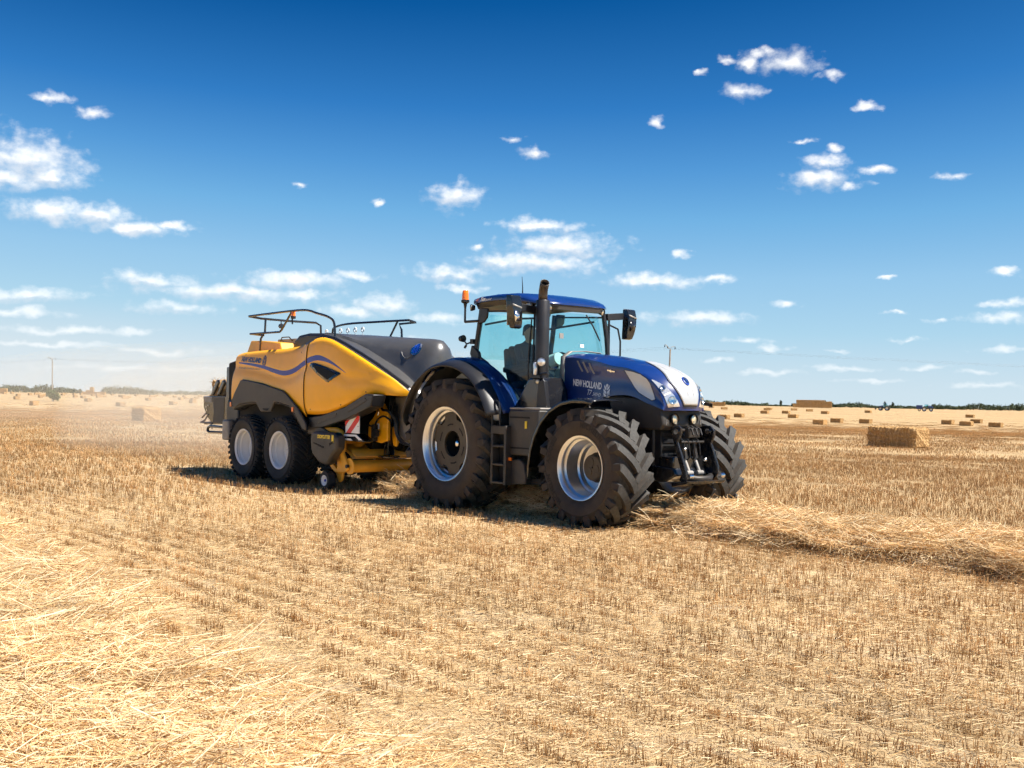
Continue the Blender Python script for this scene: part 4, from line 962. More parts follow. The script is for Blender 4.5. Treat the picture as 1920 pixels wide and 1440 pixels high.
# roof
RS = [(-0.06, 0.52, 3.325, 3.35, 3.29), (-0.03, 0.70, 3.365, 3.385, 3.285), (0.06, 0.82, 3.40, 3.425, 3.285), (0.3, 0.875, 3.425, 3.455, 3.30), (0.7, 0.885, 3.43, 3.475, 3.31), (1.05, 0.885, 3.42, 3.47, 3.30), (1.28, 0.875, 3.385, 3.45, 3.27),
      (1.45, 0.80, 3.335, 3.40, 3.235), (1.56, 0.72, 3.305, 3.365, 3.225), (1.66, 0.60, 3.285, 3.33, 3.22), (1.72, 0.48, 3.265, 3.295, 3.22)]
RS = [(x, w, ze - 0.012, zc - 0.018, zb + 0.028) for (x, w, ze, zc, zb) in RS]
rings = []
for (x, w, ze, zc, zb) in RS:
    bx_ = 0.06 if x > 1.4 else 0.0
    half = [(1.0, zb), (1.005, zb + (ze - zb) * 0.6), (0.985, ze), (0.93, ze + (zc - ze) * 0.45), (0.80, ze + (zc - ze) * 0.8), (0.5, zc), (0.0, zc + 0.005)]
    ring = [(x, -w * k, z) for k, z in half] + [(x, w * k, z) for k, z in reversed(half[:-1])]
    rings.append(ring)
roof = MB().loft(rings, cap0=True, cap1=True).build('roof', 'blue_paint', tractor, smooth=45)
roof_tree = bvh_of(roof)
MB().loft([[(x * 0.985 + 0.01, -w * 0.95, zb - 0.0), (x * 0.985 + 0.01, -w * 0.90, zb - 0.075), (x * 0.985 + 0.01, 0, zb - 0.085), (x * 0.985 + 0.01, w * 0.90, zb - 0.075), (x * 0.985 + 0.01, w * 0.95, zb)] for (x, w, ze, zc, zb) in RS], cap0=True, cap1=True).build('roof_lining', 'dusty_plastic', roof, smooth=40)
side_text('roof_lettering', roof_tree, 'Blue', 0.30, 3.345, 0.085, 'white_decal', roof, 0.4, 0.85, 0.002, 0.02, default=-0.86, width=0.14)
side_text('roof_lettering', roof_tree, 'power', 0.44, 3.345, 0.055, 'white_decal', roof, 0.4, 0.95, 0.0, 0.02, default=-0.86, width=0.17)
def round_lamp(p, d, r, name='work_lamp', lens='lamp_warm', depth=0.06):
    q = Vector(d).normalized().to_track_quat('Z', 'Y').to_matrix()
    mb = MB().lathe([(0, -depth), (r * 0.75, -depth), (r * 1.08, -0.01), (r * 1.12, 0.012), (r * 0.98, 0.014)], 20, axis='z'); mb.v = [tuple(q @ Vector(v) + Vector(p)) for v in mb.v]
    o = mb.build(name, 'black_plastic', tractor, smooth=40)
    mb = MB().lathe([(0, 0.016), (r * 0.6, 0.012), (r, 0.0)], 20, axis='z'); mb.v = [tuple(q @ Vector(v) + Vector(p)) for v in mb.v]; mb.build('lens', lens, o, smooth=60); return o
for s_ in (-1, 1):
    round_lamp((1.53, s_ * 0.68, 3.205), (1, s_ * 0.35, -0.1), 0.052); round_lamp((1.63, s_ * 0.56, 3.20), (1, s_ * 0.2, -0.1), 0.052)
    round_lamp((0.02, s_ * 0.84, 3.255), (-0.5, s_ * 0.9, -0.05), 0.05)
round_lamp((1.44, -0.845, 3.215), (0.35, -1, -0.1), 0.05)
MB().tube([(0.55, -0.2, 3.46), (0.55, -0.2, 3.60), (0.53, -0.2, 3.78)], [0.012, 0.009, 0.004], 6).build('antenna', 'black_plastic', tractor)
# beacon on its swivel arm
bm_ = MB().tube([(0.22, -0.85, 3.03), (-0.12, -0.85, 3.03)], 0.022, 8).tube([(-0.13, -0.85, 3.02), (-0.13, -0.85, 3.30)], 0.018, 8).build('beacon_arm', 'black_plastic', tractor)
MB().lathe([(0.02, 3.26), (0.03, 3.33), (0.068, 3.35), (0.07, 3.385), (0.06, 3.39)], 18, (-0.13, -0.85, 0), axis='z').build('beacon_base', 'black_plastic', bm_)
MB().lathe([(0.058, 3.388), (0.056, 3.47), (0.048, 3.53), (0.04, 3.545), (0, 3.55)], 18, (-0.13, -0.85, 0), axis='z').build('beacon_lens', 'orange_lens', bm_)
# camera lamp on the rear pillar
cl = MB().tube([(0.10, -0.86, 2.70), (-0.01, -0.90, 2.66), (-0.06, -0.92, 2.72)], 0.014, 6).box(0.05, 0.13, -0.88, -0.82, 2.66, 2.74).tube([(-0.02, -0.9, 2.64), (-0.06, -0.9, 2.60)], 0.02, 6).build('lamp_bracket', 'black_plastic', tractor)
MB().lathe([(0, -0.06), (0.045, -0.05), (0.06, 0.03), (0, 0.03)], 14, (-0.10, -0.92, 2.75), axis='x').build('side_lamp', 'black_plastic', cl)
# mirrors
def mirror(s_):
    dz = 0.0 if s_ < 0 else -0.045
    y = s_ * 1.28; x = 1.60 if s_ < 0 else 1.54
    arm = MB().bar((1.56, s_ * 0.74, 3.13), (x - 0.02, s_ * 1.15, 3.17), 0.045, 0.11).tube([(x - 0.02, s_ * 1.13, 3.17), (x - 0.02, s_ * 1.30, 3.18)], 0.018, 8).build('mirror_arm', 'black_plastic', tractor, bev=0.012)
    rings = []
    for (z, w, d, off) in ((3.335, 0.115, 0.02, 0.0), (3.325, 0.135, 0.05, 0.0), (3.20, 0.137, 0.085, 0.0), (3.06, 0.13, 0.095, 0.01), (2.93, 0.12, 0.08, 0.03), (2.85, 0.105, 0.06, 0.045), (2.835, 0.085, 0.03, 0.05)):
        cy = y - s_ * off; rings.append([(x + d, cy + k * w * 0.75, z + dz) if side else (x - 0.02, cy + k * w, z + dz) for (k, side) in ((-1, 0), (-0.9, 1), (0.9, 1), (1, 0))])
    h = MB().loft(rings, closed=True, cap0=True, cap1=True).build('mirror_housing', 'black_gloss', arm, bev=0.012, smooth=40)
    MB().box(x - 0.026, x - 0.022, y - 0.11, y + 0.11, 2.88, 3.30).build('mirror_glass', 'chrome', h)
    MB().add([(x + 0.088, y + k * 0.09, z) for (k, z) in ((-1, 3.17), (1, 3.13), (1, 3.155), (-1, 3.20))], [(0, 1, 2, 3)]).build('housing_crease', 'grey_plate', h, solid=0.006)
    MB().add([(x + 0.098, y - s_ * 0.01 + k * 0.08, z) for (k, z) in ((-1, 3.09), (-0.3, 3.11), (0.3, 3.08), (1, 3.10), (0.7, 2.95), (-0.7, 2.93))], [(0, 1, 2, 3, 4, 5)]).build('housing_highlight', 'chrome' if s_ < 0 else 'black_gloss', h, solid=0.004)  # near housing's highlight is put into a chrome patch; far patch stays black
    return arm
mirror(-1); mirror(1)
MB().tube([(1.53, 0.80, 3.02), (1.58, 0.98, 2.95), (1.60, 1.02, 2.75), (1.62, 1.00, 2.50)], 0.016, 8).build('door_handrail', 'black_plastic', tractor)
# ---- exhaust stack in front of the near door
ex = MB().lathe([(0.0, 2.05), (0.105, 2.05), (0.108, 2.08), (0.108, 3.27), (0.10, 3.285), (0.07, 3.285)], 28, (1.72, -0.80, 0), axis='z').build('exhaust_stack', 'exhaust_metal', tractor, smooth=40)
MB().tube([(1.72, -0.80, 3.27), (1.72, -0.80, 3.36), (1.735, -0.81, 3.43), (1.775, -0.83, 3.50), (1.82, -0.855, 3.545)], 0.066, 20, caps=False).build('exhaust_tip', 'exhaust_tip', ex, solid=0.008)
MB().lathe([(0.0, 0), (0.06, 0)], 18, (1.79, -0.84, 3.515), axis='z').build('exhaust_bore', 'black_hole', ex)
for z in (2.30, 2.85, 3.2): MB().lathe([(0, -0.012), (0.010, -0.012), (0.010, 0.0)], 8, (1.70, -0.908, z)).build('rivet', 'chrome', ex)
lp = MB().box(1.66, 1.90, -0.99, -0.92, 2.10, 2.14).tube([(1.86, -0.95, 2.16), (2.08, -1.0, 2.17)], 0.022, 8).build('lamp_bracket', 'black_plastic', tractor)
round_lamp((1.90, -0.97, 2.34), (0.75, -0.65, 0.0), 0.068, 'marker_lamp', 'lamp_lens', 0.08)
mk = MB().box(1.70, 1.80, -0.985, -0.92, 2.12, 2.36).build('position_lamp', 'black_plastic', tractor, bev=0.03)
MB().box(1.735, 1.805, -1.0, -0.945, 2.14, 2.34).build('lens', 'lamp_lens', mk, bev=0.025)
round_lamp((1.83, -0.98, 2.045), (0.6, -0.8, 0.0), 0.036, 'step_lamp', 'lamp_warm', 0.04)
# ---- air filter tower, tank, steps
MB().prism([(1.22, 1.62), (1.34, 1.76), (1.50, 1.98), (1.60, 2.10), (1.88, 2.12), (1.98, 1.95), (2.02, 1.62)], -0.95, -0.50).build('filter_housing', 'black_gloss', tractor, bev=0.03)
MB().prism([(1.80, 1.62), (1.84, 2.06), (1.97, 2.06), (2.05, 1.62)], -0.975, -0.9).build('filter_louvre', 'black_plastic', tractor, bev=0.01)
tank = MB().prism([(1.36, 0.93), (1.36, 1.585), (1.40, 1.62), (2.06, 1.62), (2.04, 1.3), (1.98, 0.93)], -1.14, -0.50).build('fuel_tank', 'dusty_plastic', tractor, bev=0.03)
MB().box(1.40, 1.85, -1.147, -1.141, 1.49, 1.515).build('tank_groove', 'black_hole', tank)
MB().box(1.40, 1.85, -1.147, -1.141, 1.03, 1.055).build('tank_groove', 'black_hole', tank)
MB().box(1.36, 2.06, -1.12, -0.5, 1.622, 1.655).build('tank_lid', 'grey_plate', tank, bev=0.01)
MB().box(1.755, 1.80, -1.150, -1.142, 1.34, 1.45).build('warning_label', 'yellow_decal', tank)
MB().prism([(1.40, 0.48), (1.40, 0.60), (1.42, 0.86), (1.62, 0.88), (1.72, 0.80), (1.76, 0.62), (1.76, 0.50)], -1.12, -0.6).build('battery_box', 'dusty_plastic', tractor, bev=0.02)
MB().box(1.36, 2.0, -1.0, -0.4, 0.50, 0.92).build('underbody', 'black_hole', tractor, bev=0.02)
MB().box(1.385, 1.485, -1.185, -1.150, 0.845, 0.895).build('side_reflector', 'orange_lens', tractor, bev=0.008)
lad = MB()
for x in (1.06, 1.375): lad.box(x, x + 0.055, -1.24, -1.00, 0.47, 1.36)
ladder = lad.build('step_frame', 'dusty_plastic', tractor, bev=0.012)
MB().box(1.06, 1.43, -1.242, -1.00, 1.24, 1.37).build('step_head', 'dusty_plastic', ladder, bev=0.012)
for z in (0.485, 0.76, 1.04): MB().box(1.115, 1.375, -1.245, -1.02, z, z + 0.035).build('tread', 'dusty_plastic', ladder, bev=0.008)
MB().box(1.115, 1.375, -1.10, -1.02, 0.47, 1.24).build('step_back', 'black_hole', ladder)
MB().tube([(1.07, -1.21, 1.34), (1.07, -1.22, 1.60), (1.10, -1.22, 1.72), (1.17, -1.22, 1.745), (1.23, -1.22, 1.72), (1.25, -1.22, 1.62), (1.25, -1.21, 1.34)], 0.017, 8).build('handrail', 'black_plastic', tractor)
MB().box(0.92, 1.20, -0.95, -0.62, 1.36, 1.62).build('door_sill', 'grey_plate', tractor, bev=0.04)
MB().prism([(0.96, 1.44), (0.94, 1.74), (1.06, 1.80), (1.10, 1.66), (1.10, 1.44)], -1.12, -0.9).build('mirror_bright_panel', 'silver_grille', tractor, bev=0.03)  # silver block between the rear fender and the steps
bpy.data.objects['mirror_bright_panel'].name = 'fender_silver_panel'
for i in range(5): MB().box(1.20 + i * 0.045, 1.225 + i * 0.045, -1.0, -0.9, 1.40, 1.56).build('cooling_fin', 'black_plastic', tractor)

# ---- driver
def skin_body(name, joints, edges, radii, root, m, sub=2, parent=None):
    me = bpy.data.meshes.new(name); me.from_pydata(joints, edges, []); o = bpy.data.objects.new(name, me); COL.objects.link(o)
    md = o.modifiers.new('skin', 'SKIN'); md.use_smooth_shade = True
    if not me.skin_vertices: 
        bpy.context.view_layer.objects.active = o
    sv = me.skin_vertices
    if len(sv) == 0:
        bm = bmesh.new(); bm.from_mesh(me); bm.verts.layers.skin.verify(); bm.to_mesh(me); bm.free(); sv = me.skin_vertices
    for i, r in enumerate(radii):
        sv[0].data[i].radius = (r, r) if not isinstance(r, tuple) else r; sv[0].data[i].use_root = (i == root)
    sd = o.modifiers.new('smooth', 'SUBSURF'); sd.levels = sub; sd.render_levels = sub
    me.materials.append(MATS[m]); o.parent = parent
    return o
def driver():
    d = thing('person', 'driver in a dark shirt seated at the wheel inside the tractor cab', 'person', to_world(-0.16, 0, 0), -TH)
    J = [(0.62, 0, 2.16), (0.58, 0, 2.36), (0.60, 0, 2.58), (0.62, 0, 2.68), (0.64, 0, 2.76),            # pelvis, waist, chest, neck base, neck
         (0.60, -0.19, 2.62), (0.78, -0.27, 2.40), (1.02, -0.19, 2.42), (1.13, -0.16, 2.46),             # near arm
         (0.60, 0.19, 2.62), (0.78, 0.27, 2.40), (1.02, 0.19, 2.42), (1.13, 0.16, 2.46),
         (0.66, -0.10, 2.14), (1.08, -0.13, 2.16), (1.14, -0.13, 1.80), (1.28, -0.13, 1.72),
         (0.66, 0.10, 2.14), (1.08, 0.13, 2.16), (1.14, 0.13, 1.80), (1.28, 0.13, 1.72)]
    E = [(0, 1), (1, 2), (2, 3), (3, 4), (2, 5), (5, 6), (6, 7), (7, 8), (2, 9), (9, 10), (10, 11), (11, 12), (0, 13), (13, 14), (14, 15), (15, 16), (0, 17), (17, 18), (18, 19), (19, 20)]
    Rr = [(0.17, 0.12), (0.15, 0.11), (0.18, 0.12), (0.08, 0.08), 0.055, 0.075, 0.05, 0.04, 0.032, 0.075, 0.05, 0.04, 0.032, 0.09, 0.07, 0.055, 0.05, 0.09, 0.07, 0.055, 0.05]
    skin_body('body', J, E, Rr, 0, 'shirt', 2, d)
    hd = MB(); rings = []
    for (z, rx, ry, ox) in ((2.70, 0.05, 0.05, -0.01), (2.76, 0.055, 0.052, 0.0), (2.775, 0.078, 0.06, 0.022), (2.80, 0.092, 0.068, 0.02), (2.84, 0.098, 0.074, 0.012), (2.88, 0.098, 0.078, 0.006), (2.92, 0.098, 0.079, 0.0), (2.96, 0.09, 0.073, -0.004), (2.99, 0.066, 0.055, -0.008), (3.005, 0.02, 0.02, -0.01)):
        ring = []
        for k in range(20):
            a = 2 * math.pi * k / 20; x = 0.655 + ox + rx * math.cos(a); y = ry * math.sin(a)
            if abs(math.sin(a)) < 0.3 and math.cos(a) > 0:
                x += {2.84: 0.024, 2.80: 0.004, 2.88: 0.010}.get(z, 0)          # nose and brow line
            ring.append((x, y, z))
        rings.append(ring)
    head = hd.loft(rings, closed=True, cap0=True, cap1=True).build('head', 'skin', d, smooth=70)
    hr = MB(); rings = []
    for (z, rx, ry, ox) in ((2.83, 0.06, 0.083, -0.045), (2.88, 0.075, 0.086, -0.035), (2.93, 0.095, 0.087, -0.012), (2.97, 0.095, 0.080, -0.008), (3.0, 0.07, 0.06, -0.01), (3.018, 0.02, 0.02, -0.012)):
        rings.append([(0.655 + ox + rx * math.cos(2 * math.pi * k / 18), ry * math.sin(2 * math.pi * k / 18), z) for k in range(18)])
    hr.loft(rings, closed=True, cap1=True).build('hair', 'hair', d, smooth=70)
    for s_ in (-1, 1):
        MB().ball((0.735, s_ * 0.032, 2.875), (0.012, 0.014, 0.009), 10, 6).build('eye', 'black_hole', head)
        MB().ball((0.65, s_ * 0.082, 2.86), (0.022, 0.010, 0.032), 10, 6).build('ear', 'skin', head)
    MB().ball((0.745, 0, 2.795), (0.010, 0.024, 0.006), 10, 6).build('mouth', 'skin', head)
    for s_ in (-1, 1):
        J = [(1.10, s_ * 0.165, 2.455), (1.16, s_ * 0.16, 2.475), (1.20, s_ * 0.155, 2.48)]; E = [(0, 1), (1, 2)]; Rr = [0.03, (0.036, 0.022), (0.036, 0.018)]
        for f in range(4):
            i = len(J); y = s_ * (0.125 + 0.021 * f); J += [(1.205, y, 2.485), (1.245, y, 2.475), (1.25, y, 2.445), (1.22, y, 2.43)]; E += [(2, i), (i, i + 1), (i + 1, i + 2), (i + 2, i + 3)]; Rr += [0.011, 0.010, 0.009, 0.008]
        i = len(J); J += [(1.17, s_ * 0.115, 2.465), (1.205, s_ * 0.10, 2.45), (1.225, s_ * 0.10, 2.43)]; E += [(1, i), (i, i + 1), (i + 1, i + 2)]; Rr += [0.012, 0.011, 0.009]
        skin_body('hand', J, E, Rr, 0, 'skin', 1, d)
    return d
driver()

# ================================================================== baler
BX = -5.6
baler = thing('baler', 'yellow big square baler with black fenders hitched behind the blue tractor', 'baler', to_world(BX, 0), -TH)
def bp(mb, name, m, parent=None, **k):
    """a part of the baler, modelled in the tractor's frame"""
    o = mb.build(name, m, parent or baler, **k)
    if parent is None: o.location = (-BX, 0, 0)
    return o
def curve(pts, n):
    P_ = [Vector(p) for p in pts]; out = []; m_ = len(P_) - 1
    for i in range(n + 1):
        t = i / n * m_; k = min(int(t), m_ - 1); f = t - k; p0, p1, p2, p3 = P_[max(k - 1, 0)], P_[k], P_[k + 1], P_[min(k + 2, m_)]
        out.append(0.5 * (2 * p1 + (p2 - p0) * f + (2 * p0 - 5 * p1 + 4 * p2 - p3) * f * f + (3 * p1 - p0 - 3 * p2 + p3) * f ** 3))
    return out
STRIPE = curve([(-7.45, 0, 2.44), (-6.86, 0, 2.40), (-6.26, 0, 2.335), (-5.8, 0, 2.255), (-5.37, 0, 2.205), (-5.0, 0, 2.255), (-4.61, 0, 2.39), (-4.15, 0, 2.485), (-3.85, 0, 2.46), (-3.57, 0, 2.385), (-3.35, 0, 2.30), (-3.13, 0, 2.195)], 60)
def stripe_z(x):
    for a, b_ in zip(STRIPE[:-1], STRIPE[1:]):
        if a.x <= x <= b_.x: return a.z + (b_.z - a.z) * (x - a.x) / (b_.x - a.x)
    return STRIPE[0].z if x < STRIPE[0].x else STRIPE[-1].z
def side_panel(top, bot, n, k, bulge, tip, name, s_=-1):
    T = curve(top, n); Bt = curve(bot, n); rings = []
    for i in range(n + 1):
        ring = []
        for j in range(k + 1):
            t = j / k; p = Bt[i].lerp(T[i], t); fade = 1 - (i / n) ** 2 if tip else 1.0
            y = p.y - bulge * math.sin(math.pi * min(1, t * 1.15)) * fade
            dz = p.z - stripe_z(p.x) + 0.10
            y += 0.035 * fade * math.exp(-(dz / 0.11) ** 2)              # the waist pressed along the stripe
            y += 0.05 * fade * max(0, (0.15 - t) / 0.15) ** 2 + 0.05 * fade * max(0, (t - 0.88) / 0.12) ** 2
            ring.append((p.x, y * (-s_) if s_ > 0 else y, p.z))
        rings.append(ring)
    if s_ > 0: rings = [[(x, -abs(y) * -1, z) for (x, y, z) in r] for r in rings]
    return bp(MB().loft(rings), name, 'yellow_paint', smooth=60, solid=0.02)
TOP_F = [(-4.46, -1.27, 2.79), (-4.22, -1.27, 2.85), (-4.0, -1.25, 2.87), (-3.69, -1.24, 2.82), (-3.34, -1.22, 2.70), (-2.88, -1.16, 2.51), (-2.49, -1.07, 2.32), (-2.21, -0.97, 2.16), (-2.03, -0.86, 2.03), (-1.92, -0.76, 1.92), (-1.88, -0.66, 1.835)]
BOT_F = [(-4.49, -1.28, 1.42), (-3.95, -1.28, 1.43), (-3.51, -1.26, 1.50), (-3.11, -1.22, 1.61), (-2.71, -1.14, 1.74), (-2.47, -1.07, 1.82), (-2.19, -0.97, 1.81), (-2.02, -0.86, 1.80), (-1.88, -0.66, 1.80)]
TOP_R = [(-7.58, -1.20, 2.60), (-7.30, -1.20, 2.645), (-6.93, -1.20, 2.66), (-6.24, -1.20, 2.68), (-5.57, -1.20, 2.69), (-5.04, -1.20, 2.72), (-4.75, -1.22, 2.755), (-4.50, -1.26, 2.79)]
BOT_R = [(-7.62, -1.26, 1.55), (-7.30, -1.28, 1.60), (-6.93, -1.28, 1.75), (-6.24, -1.28, 1.75), (-5.57, -1.28, 1.62), (-5.04, -1.28, 1.55), (-4.75, -1.28, 1.46), (-4.51, -1.28, 1.36)]
pr_near = side_panel(TOP_R, BOT_R, 40, 18, 0.035, False, 'rear_side_panel'); pf_near = side_panel(TOP_F, BOT_F, 40, 18, 0.05, True, 'front_side_panel')
side_panel(TOP_R, BOT_R, 24, 10, 0.035, False, 'rear_side_panel', 1); side_panel(TOP_F, BOT_F, 24, 10, 0.05, True, 'front_side_panel', 1)
t_rear, t_front = bvh_of(pr_near), bvh_of(pf_near)
def band(xs, w0, w1):
    up, dn = [], []
    for i, x in enumerate(xs):
        f = i / (len(xs) - 1); w = w0 + (w1 - w0) * f; z = stripe_z(x); up.append((x, z + w)); dn.append((x, z - w))
    return up, dn
def stripe_part(x0, x1, w, tree, parent):
    n = 26; rings = []
    for i in range(n + 1):
        x = x0 + (x1 - x0) * i / n; hw = w(x); z = stripe_z(x); rings.append(on_side(tree, [(x, z - hw), (x, z), (x, z + hw)], 0.013))
    MB().loft(rings).build('stripe', 'blue_decal', parent, smooth=60)
stripe_part(-7.42, -4.53, lambda x: 0.014 + 0.034 * min(1, (x + 7.45) / 2.0), t_rear, pr_near)
stripe_part(-4.45, -3.14, lambda x: 0.048 * min(1, (-3.10 - x) / 0.9) + 0.002, t_front, pf_near)
side_text('maker_lettering', t_rear, 'NEW HOLLAND', -7.30, 2.475, 0.125, 'navy_decal', pr_near, 0, 0.95, 0.012, -0.055, lift=0.013, width=0.92)
mb = MB()
for pl in leaf_polys(0.17, 0.24):
    V, Fc = grid_poly([(-6.24 + p[0], 2.455 + p[1]) for p in pl], 0.3); mb.add(on_side(t_rear, V, 0.013), Fc)
mb.build('leaf_emblem', 'navy_decal', pr_near, smooth=0)
side_text('model_lettering', t_rear, 'BIGBALER 1290 HIGH DENSITY', -7.40, 2.315, 0.062, 'grey_plate', pr_near, 0, 1.0, 0.0, -0.045, lift=0.013, width=1.05)
MB().tube([(p[0], p[1] - 0.012, p[2]) for p in [tuple(pf_near.data.vertices[i].co) for i in range(0, 19)]], 0.010, 5).build('panel_gap', 'black_hole', pf_near)
for x in (-7.15, -5.9, -4.75): MB().lathe([(0, -0.012), (0.018, -0.010), (0.022, 0.0)], 10, (x, on_side(t_rear, [(x, 2.60)], 0.0)[0][1], 2.60)).build('panel_bolt', 'dark_metal', pr_near)
for x, z in ((-4.30, 1.52), (-3.30, 1.62), (-2.62, 1.86)): MB().lathe([(0, -0.012), (0.018, -0.010), (0.022, 0.0)], 10, (x, on_side(t_front, [(x, z)], 0.0)[0][1], z)).build('panel_bolt', 'dark_metal', pf_near)
win = side_decal('side_vent', t_front, [(-4.34, 2.345), (-4.30, 2.385), (-4.19, 2.395), (-3.95, 2.355), (-3.60, 2.275), (-3.31, 2.20), (-3.29, 2.18), (-3.62, 2.02), (-3.66, 2.03), (-3.96, 2.16)], 'black_gloss', pf_near, 0.016, 0.12, solid=0.012)
side_decal('vent_mesh', t_front, [(-4.22, 2.345), (-4.12, 2.352), (-3.92, 2.318), (-3.62, 2.245), (-3.42, 2.185), (-3.64, 2.07), (-3.90, 2.18)], 'black_hole', win, 0.026, 0.12)
# core of the machine behind the panels
bp(MB().prism([(-8.15, 1.15), (-8.2, 2.45), (-7.4, 2.58), (-4.4, 2.68), (-3.75, 2.5), (-3.7, 1.35), (-4.2, 1.0), (-7.6, 0.95)], -1.08, 1.08), 'bale_chamber', 'black_hole', bev=0.04)
bp(MB().box(-7.9, -3.4, -0.45, 0.45, 0.72, 0.98), 'chassis', 'dark_metal', bev=0.02)
# ---- dark front shield
ST = [(-4.62, -1.25, 2.77, -0.80, 2.96, 3.00), (-4.30, -1.255, 2.845, -0.74, 2.93, 2.985), (-4.0, -1.24, 2.865, -0.68, 2.86, 2.965), (-3.69, -1.23, 2.815, -0.64, 2.78, 2.945), (-3.34, -1.21, 2.70, -0.60, 2.66, 2.92), (-2.88, -1.15, 2.51, -0.56, 2.47, 2.89), (-2.49, -1.06, 2.32, -0.50, 2.30, 2.865),
      (-2.25, -0.97, 2.17, -0.44, 2.15, 2.85), (-2.07, -0.86, 2.03, -0.40, 2.02, 2.83), (-1.96, -0.74, 1.91, -0.37, 1.92, 2.76), (-1.90, -0.62, 1.83, -0.34, 1.84, 2.62), (-1.87, -0.55, 1.79, -0.30, 1.80, 2.40)]
rings = []
for (x, yt, zt, yc, zc, zm) in ST:
    half = [(x, yt + 0.015, zt - 0.03), (x, yt + 0.03, zt + 0.015), (x, yt + 0.10, zt + 0.03), (x, yt + 0.14, zt - 0.005), (x, yt * 0.5 + yc * 0.5, zt * 0.5 + zc * 0.5 - 0.015), (x, yc - 0.03, zc), (x + 0.01, yc, zc + 0.05)]
    for k in (0.93, 0.84, 0.7, 0.5, 0.25): half.append((x + 0.10 * (1 - k ** 2), yc * k, zc + (zm - zc) * (1 - k ** 2.3) ** 0.5))
    mid = [(x + 0.10, 0, zm)]
    rings.append(half + mid + [(p[0], -p[1], p[2]) for p in reversed(half)])
shield = bp(MB().loft(rings, cap1=True), 'front_shield', 'grey_shield', smooth=40)
t_sh = bvh_of(shield)
cir = [(-2.22 + 0.11 * math.cos(a), 2.655 + 0.11 * math.sin(a)) for a in np.linspace(0, 2 * math.pi, 20, endpoint=False)]
em = side_decal('shield_badge', t_sh, cir, 'chrome', shield, 0.012, 0.06, -0.4)
mb = MB()
for pl in leaf_polys(0.14, 0.18):
    V, Fc = grid_poly([(-2.22 + p[0], 2.655 + p[1]) for p in pl], 0.3); mb.add(on_side(t_sh, V, 0.020, -0.4), Fc)
mb.build('leaf_emblem', 'blue_decal', em, smooth=0)
MB().tube(on_side(t_sh, [(-2.52 + 0.26 * t, 2.60 - 0.12 * math.sin(t * math.pi * 0.9)) for t in np.linspace(0, 1, 12)] + [(-2.22 + 0.05 * t, 2.545 + 0.06 * t) for t in (0.3, 1)], 0.0, -0.4), 0.012, 6).build('badge_ridge', 'grey_shield', shield)
bp(MB().tube([(x, yt + 0.09, zt + 0.032) for (x, yt, zt, yc, zc, zm) in ST[1:10]], 0.035, 6), 'shield_seal', 'black_plastic')
# ---- top: twine box, lids, rails
bp(MB().prism([(-7.72, 2.50), (-7.42, 2.92), (-6.9, 2.905), (-6.15, 2.85), (-6.0, 2.55)], -0.95, 0.95), 'rear_cover', 'yellow_steel', bev=0.02)
bp(MB().prism([(-6.90, 2.6), (-6.86, 2.95), (-6.06, 2.95), (-6.04, 2.6)], -0.62, 0.3), 'twine_box', 'grey_plate', bev=0.02)
bp(MB().tube([(-6.7, -0.64, 2.9), (-6.6, -0.66, 2.98), (-6.3, -0.66, 2.98), (-6.2, -0.64, 2.9)], 0.012, 6), 'box_handle', 'black_plastic')
bp(MB().prism([(-6.15, 2.6), (-5.98, 2.90), (-5.80, 3.0), (-5.45, 3.03), (-4.5, 3.0), (-4.45, 2.6)], -0.72, 0.72), 'knotter_hood', 'black_plastic', bev=0.06)
bp(MB().prism([(-7.3, 2.4), (-7.3, 2.62), (-4.6, 2.70), (-4.6, 2.4)], -1.16, 1.16), 'top_deck', 'yellow_steel', bev=0.02)
r1 = bp(MB().tube(curve([(-7.43, -1.0, 3.44), (-6.5, -1.0, 3.455), (-5.15, -1.0, 3.46), (-4.6, -1.0, 3.37), (-4.18, -1.0, 3.28), (-3.98, -1.0, 3.17), (-3.93, -1.0, 2.9)], 40), 0.024, 8), 'guard_rail', 'black_gloss')
MB().tube([(-7.44, -1.0, 3.44), (-7.30, -0.8, 3.40), (-7.22, -0.2, 3.38), (-7.18, 0.48, 3.38), (-7.14, 0.58, 3.32), (-7.12, 0.60, 2.8)], 0.024, 8).build('rail_crossbar', 'black_gloss', r1)
MB().tube([(-7.36, -1.0, 3.06), (-6.08, -1.0, 3.06), (-6.0, -1.0, 3.10), (-5.62, -1.0, 3.43)], 0.022, 8).build('middle_rail', 'black_gloss', r1)
MB().tube([(-6.92, -0.88, 3.37), (-6.90, -0.9, 3.1), (-6.98, -0.95, 2.95), (-7.0, -0.95, 2.65)], 0.024, 8).build('rail_post', 'black_gloss', r1)
MB().tube([(-7.36, -1.0, 3.06), (-6.95, -0.9, 3.02)], 0.02, 8).build('rail_brace', 'black_gloss', r1)
MB().lathe([(0.0, -0.04), (0.05, -0.03), (0.055, 0.03), (0, 0.035)], 14, (-7.22, -0.35, 3.26), axis='x').tube([(-7.22, -0.35, 3.38), (-7.22, -0.35, 3.28)], 0.012, 6).build('rail_lamp', 'black_plastic', r1)
bl = bp(MB().tube([(-5.62, -0.98, 3.40), (-5.60, -0.98, 3.20)], 0.018, 6), 'beacon_stem', 'black_plastic')
MB().lathe([(0.045, 3.36), (0.045, 3.42), (0.03, 3.47), (0, 3.475)], 12, (-5.57, -0.98, 0), axis='z').build('beacon_lens', 'orange_lens', bl)
MB().lathe([(0, 3.30), (0.05, 3.31), (0.05, 3.36), (0, 3.36)], 12, (-5.57, -0.98, 0), axis='z').build('beacon_base', 'black_plastic', bl)
